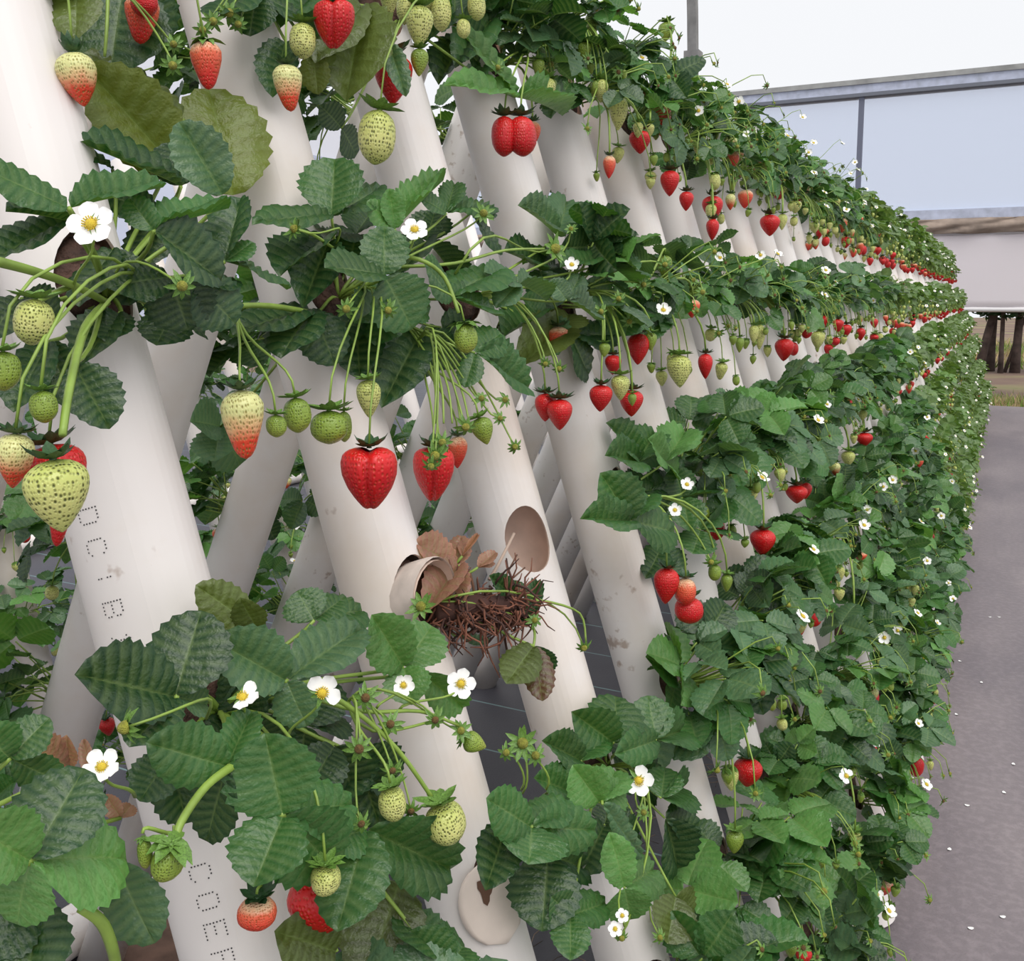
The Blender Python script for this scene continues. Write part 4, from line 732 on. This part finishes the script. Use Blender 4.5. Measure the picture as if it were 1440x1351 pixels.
for n in range(DETAIL, MIDEND):
    for t in 'ZABCDEF':
        rng = random.Random(n*131+ord(t)*3)
        p = link('strawberry_plant', None, None, Matrix.Translation(hole(n, t, .03)))
        tag(p, 'small distant strawberry plant on the %s front pipe, %s tier' % (ORD[n], FARL[t]), 'plant', 'far strawberry plants')
        s = rng.uniform(.85, 1.05); R_ = Matrix.Rotation(rng.uniform(-.35, .35), 4, 'Z') @ Matrix.Diagonal((s, s*rng.choice((-1, 1)), s, 1))
        tag(link('foliage', rng.choice(FOL), p, R_, tuple(a*.6+b_*.4 for a, b_ in zip(leafcol(rng), (.13, .20, .045)))), kind='stuff')
        tag(link('unripe_fruit', FRU[rng.randrange(2)+(0 if t in 'ZAB' else 2)], p, R_), kind='stuff'); tag(link('flowers', rng.choice(FLO), p, R_), kind='stuff') if rng.random() < .6 else None
        nr_ = {'Z': .4, 'A': 2.6, 'B': 2.0, 'C': .7, 'D': .4, 'E': .2, 'F': .2}[t]
        for i in range(int(nr_)+(rng.random() < nr_-int(nr_))):
            w = rng.uniform(.026, .036); put_berry(p, V((rng.uniform(.07, .12), rng.gauss(0, .06), -rng.uniform(.08, .14))), w, w*1.2, 'cone', rng.choice(('red', 'red', 'coral')), seed=rng.randrange(3), lab='ripe red strawberry', rng=rng)
fb, gb, rb_, wb = MB(), MB(), MB(), MB()
def absorb(dst, me, M):
    base = len(dst.v); dst.v += [M @ q.co for q in me.vertices]; dst.f += [tuple(i+base for i in f.vertices) for f in me.polygons]; dst.m += [f.material_index for f in me.polygons]
    at = me.attributes.get('vein'); dst.a += [d.value for d in at.data] if at else [0.0]*len(me.vertices)
for n in range(MIDEND, NEND+1):
    for t in 'ZABCDEF':
        rng = random.Random(n*131+ord(t)*3); s = rng.uniform(.85, 1.05); M = Matrix.Translation(hole(n, t, .03)) @ Matrix.Rotation(rng.uniform(-.35, .35), 4, 'Z') @ Matrix.Diagonal((s, s, s, 1))
        absorb(fb, rng.choice(FOL), M); absorb(gb, FRU[1], M); absorb(wb, FLO[0], M) if rng.random() < .35 else None
        nr_ = {'Z': .4, 'A': 2.6, 'B': 2.0, 'C': .5, 'D': .3, 'E': .1, 'F': .1}[t]
        for i in range(int(nr_)+(rng.random() < nr_-int(nr_))):
            w = rng.uniform(.028, .038); rb_.add([V(q)*.5*w for q in dome(1, 1.4, 6, 2)[0]], dome(1, 1.4, 6, 2)[1], 0, None, Matrix.Translation(hole(n, t, .03)+V((rng.uniform(.07, .12), rng.gauss(0, .06), -rng.uniform(.1, .15)))) @ Matrix.Rotation(math.pi, 4, 'X'))
fp = tag(link('distant_strawberry_plants', fb.mesh('foliage', [M_leaf, M_stem]), None, None, (.085, .155, .035)), 'mass of strawberry foliage at the very far end of the row', 'plants', kind='stuff')
link('unripe_fruit', gb.mesh('unripe_fruit', [B['green'], M_stem]), fp)['kind'] = 'stuff'; link('ripe_fruit', rb_.mesh('ripe_fruit', plain('far_red', (.55, .01, .01), .4)), fp)['kind'] = 'stuff'; link('flowers', wb.mesh('flowers', [M_petal, M_yel], False), fp)['kind'] = 'stuff'
# plants on the back pipes (facing away) and on the second row
def simple_plant(loc, out, seed, label, group, count=16, dark=False, fruit=3):
    rng = random.Random(seed); p = link('strawberry_plant', None, None, Matrix.Translation(loc)); tag(p, label, 'plant', group)
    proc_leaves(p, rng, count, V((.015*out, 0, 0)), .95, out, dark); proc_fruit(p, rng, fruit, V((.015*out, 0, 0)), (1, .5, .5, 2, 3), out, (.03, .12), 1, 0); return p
for n in range(-1, 7):
    for t in 'ABCDE':
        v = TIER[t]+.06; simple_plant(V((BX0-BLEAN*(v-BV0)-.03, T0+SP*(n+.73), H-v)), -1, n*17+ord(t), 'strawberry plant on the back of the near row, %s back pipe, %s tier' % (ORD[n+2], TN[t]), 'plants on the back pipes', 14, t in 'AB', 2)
for n in range(0, 10):
    for t in 'BCDE':
        v = TIER[t]+.04; simple_plant(V((-(D0-LEAN*v)+.03+R2, T0+SP*(n+.45), H-v)), 1, n*19+ord(t)+5, 'strawberry plant of the second row, %s pipe from the left, %s tier' % (ORD[n], TN[t]), 'second row plants', 13, False, 4)
# ------------------------------------------------------------------ debris, petals, trees and grass outside
rr_ = random.Random(4); b = MB()
for i in range(900):
    x = rr_.gauss(-.62, .16); y = rr_.uniform(.6, 5.5); a = rr_.uniform(0, 3.14); l = rr_.uniform(.03, .10); z = rr_.uniform(.002, .02)
    b.tube([(x-l*math.cos(a)/2, y-l*math.sin(a)/2, z), (x+rr_.gauss(0, .006), y, z+rr_.uniform(0, .012)), (x+l*math.cos(a)/2, y+l*math.sin(a)/2, z)], .0012, 3, rr_.randrange(2))
tag(link('straw_litter', b.mesh('straw_litter', [plain('straw', (.26, .19, .14), .9), plain('straw_grey', (.10, .08, .075), .9)])), 'dry straw and dead root litter on the floor between the pipes', 'litter', kind='stuff')
fpm = MB().add([V((q[0]*.011, q[1]*.008, .001+.003*(q[0]**2))) for q in [(0, 0)]+[(math.cos(k*.785), math.sin(k*.785)) for k in range(8)]], [(0, 1+k, 1+(k+1) % 8) for k in range(8)]).mesh('fallen_petal', M_petal)
for px, py in ((1300, 961), (1345, 1005), (1285, 1065), (1283, 1094), (1335, 1195), (1360, 1133), (1410, 1290), (1300, 910), (1365, 1306), (1348, 857), (1392, 868), (1356, 808), (1310, 864), (1405, 868), (1318, 810), (1425, 1075), (1412, 1115), (1380, 960), (1350, 930), (1240, 1240), (235, 1302), (250, 1301), (672, 951), (716, 952), (805, 830)):
    r = ray(px, py); q = V((0, 0, H))+r*(-H/r.z); s_k = .62
    tag(link('fallen_petal', fpm, None, Matrix.Translation((q.x, q.y, .0012)) @ Matrix.Rotation(px*.7, 4, 'Z') @ Matrix.Scale(s_k, 4)), 'tiny white petal fallen on the grey floor mat', 'petal', 'petals scattered on the floor')
M_bark = plain('bark', (.085, .06, .05), .95, noise=.5, scale=8, bump=.6, bscale=12)
def crown(seed, c, R, n, size):
    rng = random.Random(seed); b = MB()
    for i in range(n):
        d = V((rng.gauss(0, 1), rng.gauss(0, 1), rng.gauss(0, 1))).normalized()*rng.random()**.4; p = V((c[0]+d.x*R[0], c[1]+d.y*R[1], c[2]+d.z*R[2])); u = V((rng.gauss(0, 1), rng.gauss(0, 1), rng.gauss(0, .6))).normalized(); w = u.orthogonal().normalized(); k = size*rng.uniform(.6, 1.3)
        b.add([p-u*k, p+w*k*.4, p+u*k, p-w*k*.4], [(0, 1, 2, 3)])
    return b
TL = ['dark tree with thick leaning trunk nearest the end of the row', 'dark straight-trunked tree, second from the row end', 'thin dark sapling in the middle of the outside trees', 'slim leaning sapling crossing the outside trees', 'thick-trunked tree at the right edge outside', 'straight dark tree beyond the right edge outside']
for i, (px, w, dx, yy) in enumerate(((1377, .20, .35, 20.5), (1391, .24, .05, 20.9), (1408, .11, -.02, 20.4), (1414, .07, .55, 20.6), (1428, .20, .06, 20.6), (1462, .22, .1, 20.9))):
    q = ptY(px, 500, yy); t = tag(link('tree', None, None, Matrix.Translation((q.x, yy, -.02))), TL[i], 'tree', 'trees outside the end wall')
    b = MB(); b.tube([(0, 0, 0), (dx*.25, .02, .55), (dx*.62, 0, 1.2), (dx, .03, 2.0), (dx*1.2, 0, 2.7)], [w*.5, w*.38, w*.34, w*.3, w*.15], 9)
    for a in range(3): b.tube([(dx*.8, 0, 1.4+.2*a), (dx+.4*math.cos(a*2+i), .3*math.sin(a*2), 1.9+.2*a), (dx+.8*math.cos(a*2+i), .6*math.sin(a*2), 2.1+.2*a)], [w*.2, w*.14, .015], 5)
    link('trunk', b.mesh('trunk', M_bark), t); tag(link('foliage', crown(i, (dx, 0, 1.95), (1.0, .9, .95), 1400, .08).mesh('foliage', M_leaf, False), t, None, (.022, .05, .016)), kind='stuff')
b = MB(); rr_ = random.Random(8)
for i in range(9000):
    if i < 3500: y = FY+.15+abs(rr_.gauss(0, .7)); x = rr_.uniform(-1.2, 2.6); hgt = rr_.uniform(.03, .10); mi = rr_.choice((0, 0, 1, 2))
    else: y = rr_.uniform(21.5, 34); x = rr_.uniform(-4, 6); hgt = rr_.uniform(.08, .3); mi = 0 if math.sin(x*1.3)+math.sin(y*.7) > -.2 else 2
    a = rr_.uniform(0, 6.28); w = .007 if i < 3500 else .016; lx = rr_.gauss(0, .4)*hgt; ly = rr_.gauss(0, .4)*hgt
    b.add([(x-w*math.cos(a), y-w*math.sin(a), -.02), (x+w*math.cos(a), y+w*math.sin(a), -.02), (x+lx, y+ly, hgt)], [(0, 1, 2)], mi)
tag(link('grass', b.mesh('grass', [plain('grass_green', (.16, .24, .04), .8), plain('grass_dry', (.34, .25, .13), .9), plain('grass_tan', (.42, .33, .16), .9)], False)), 'sparse green and dry grass outside the greenhouse end', 'grass', kind='stuff')
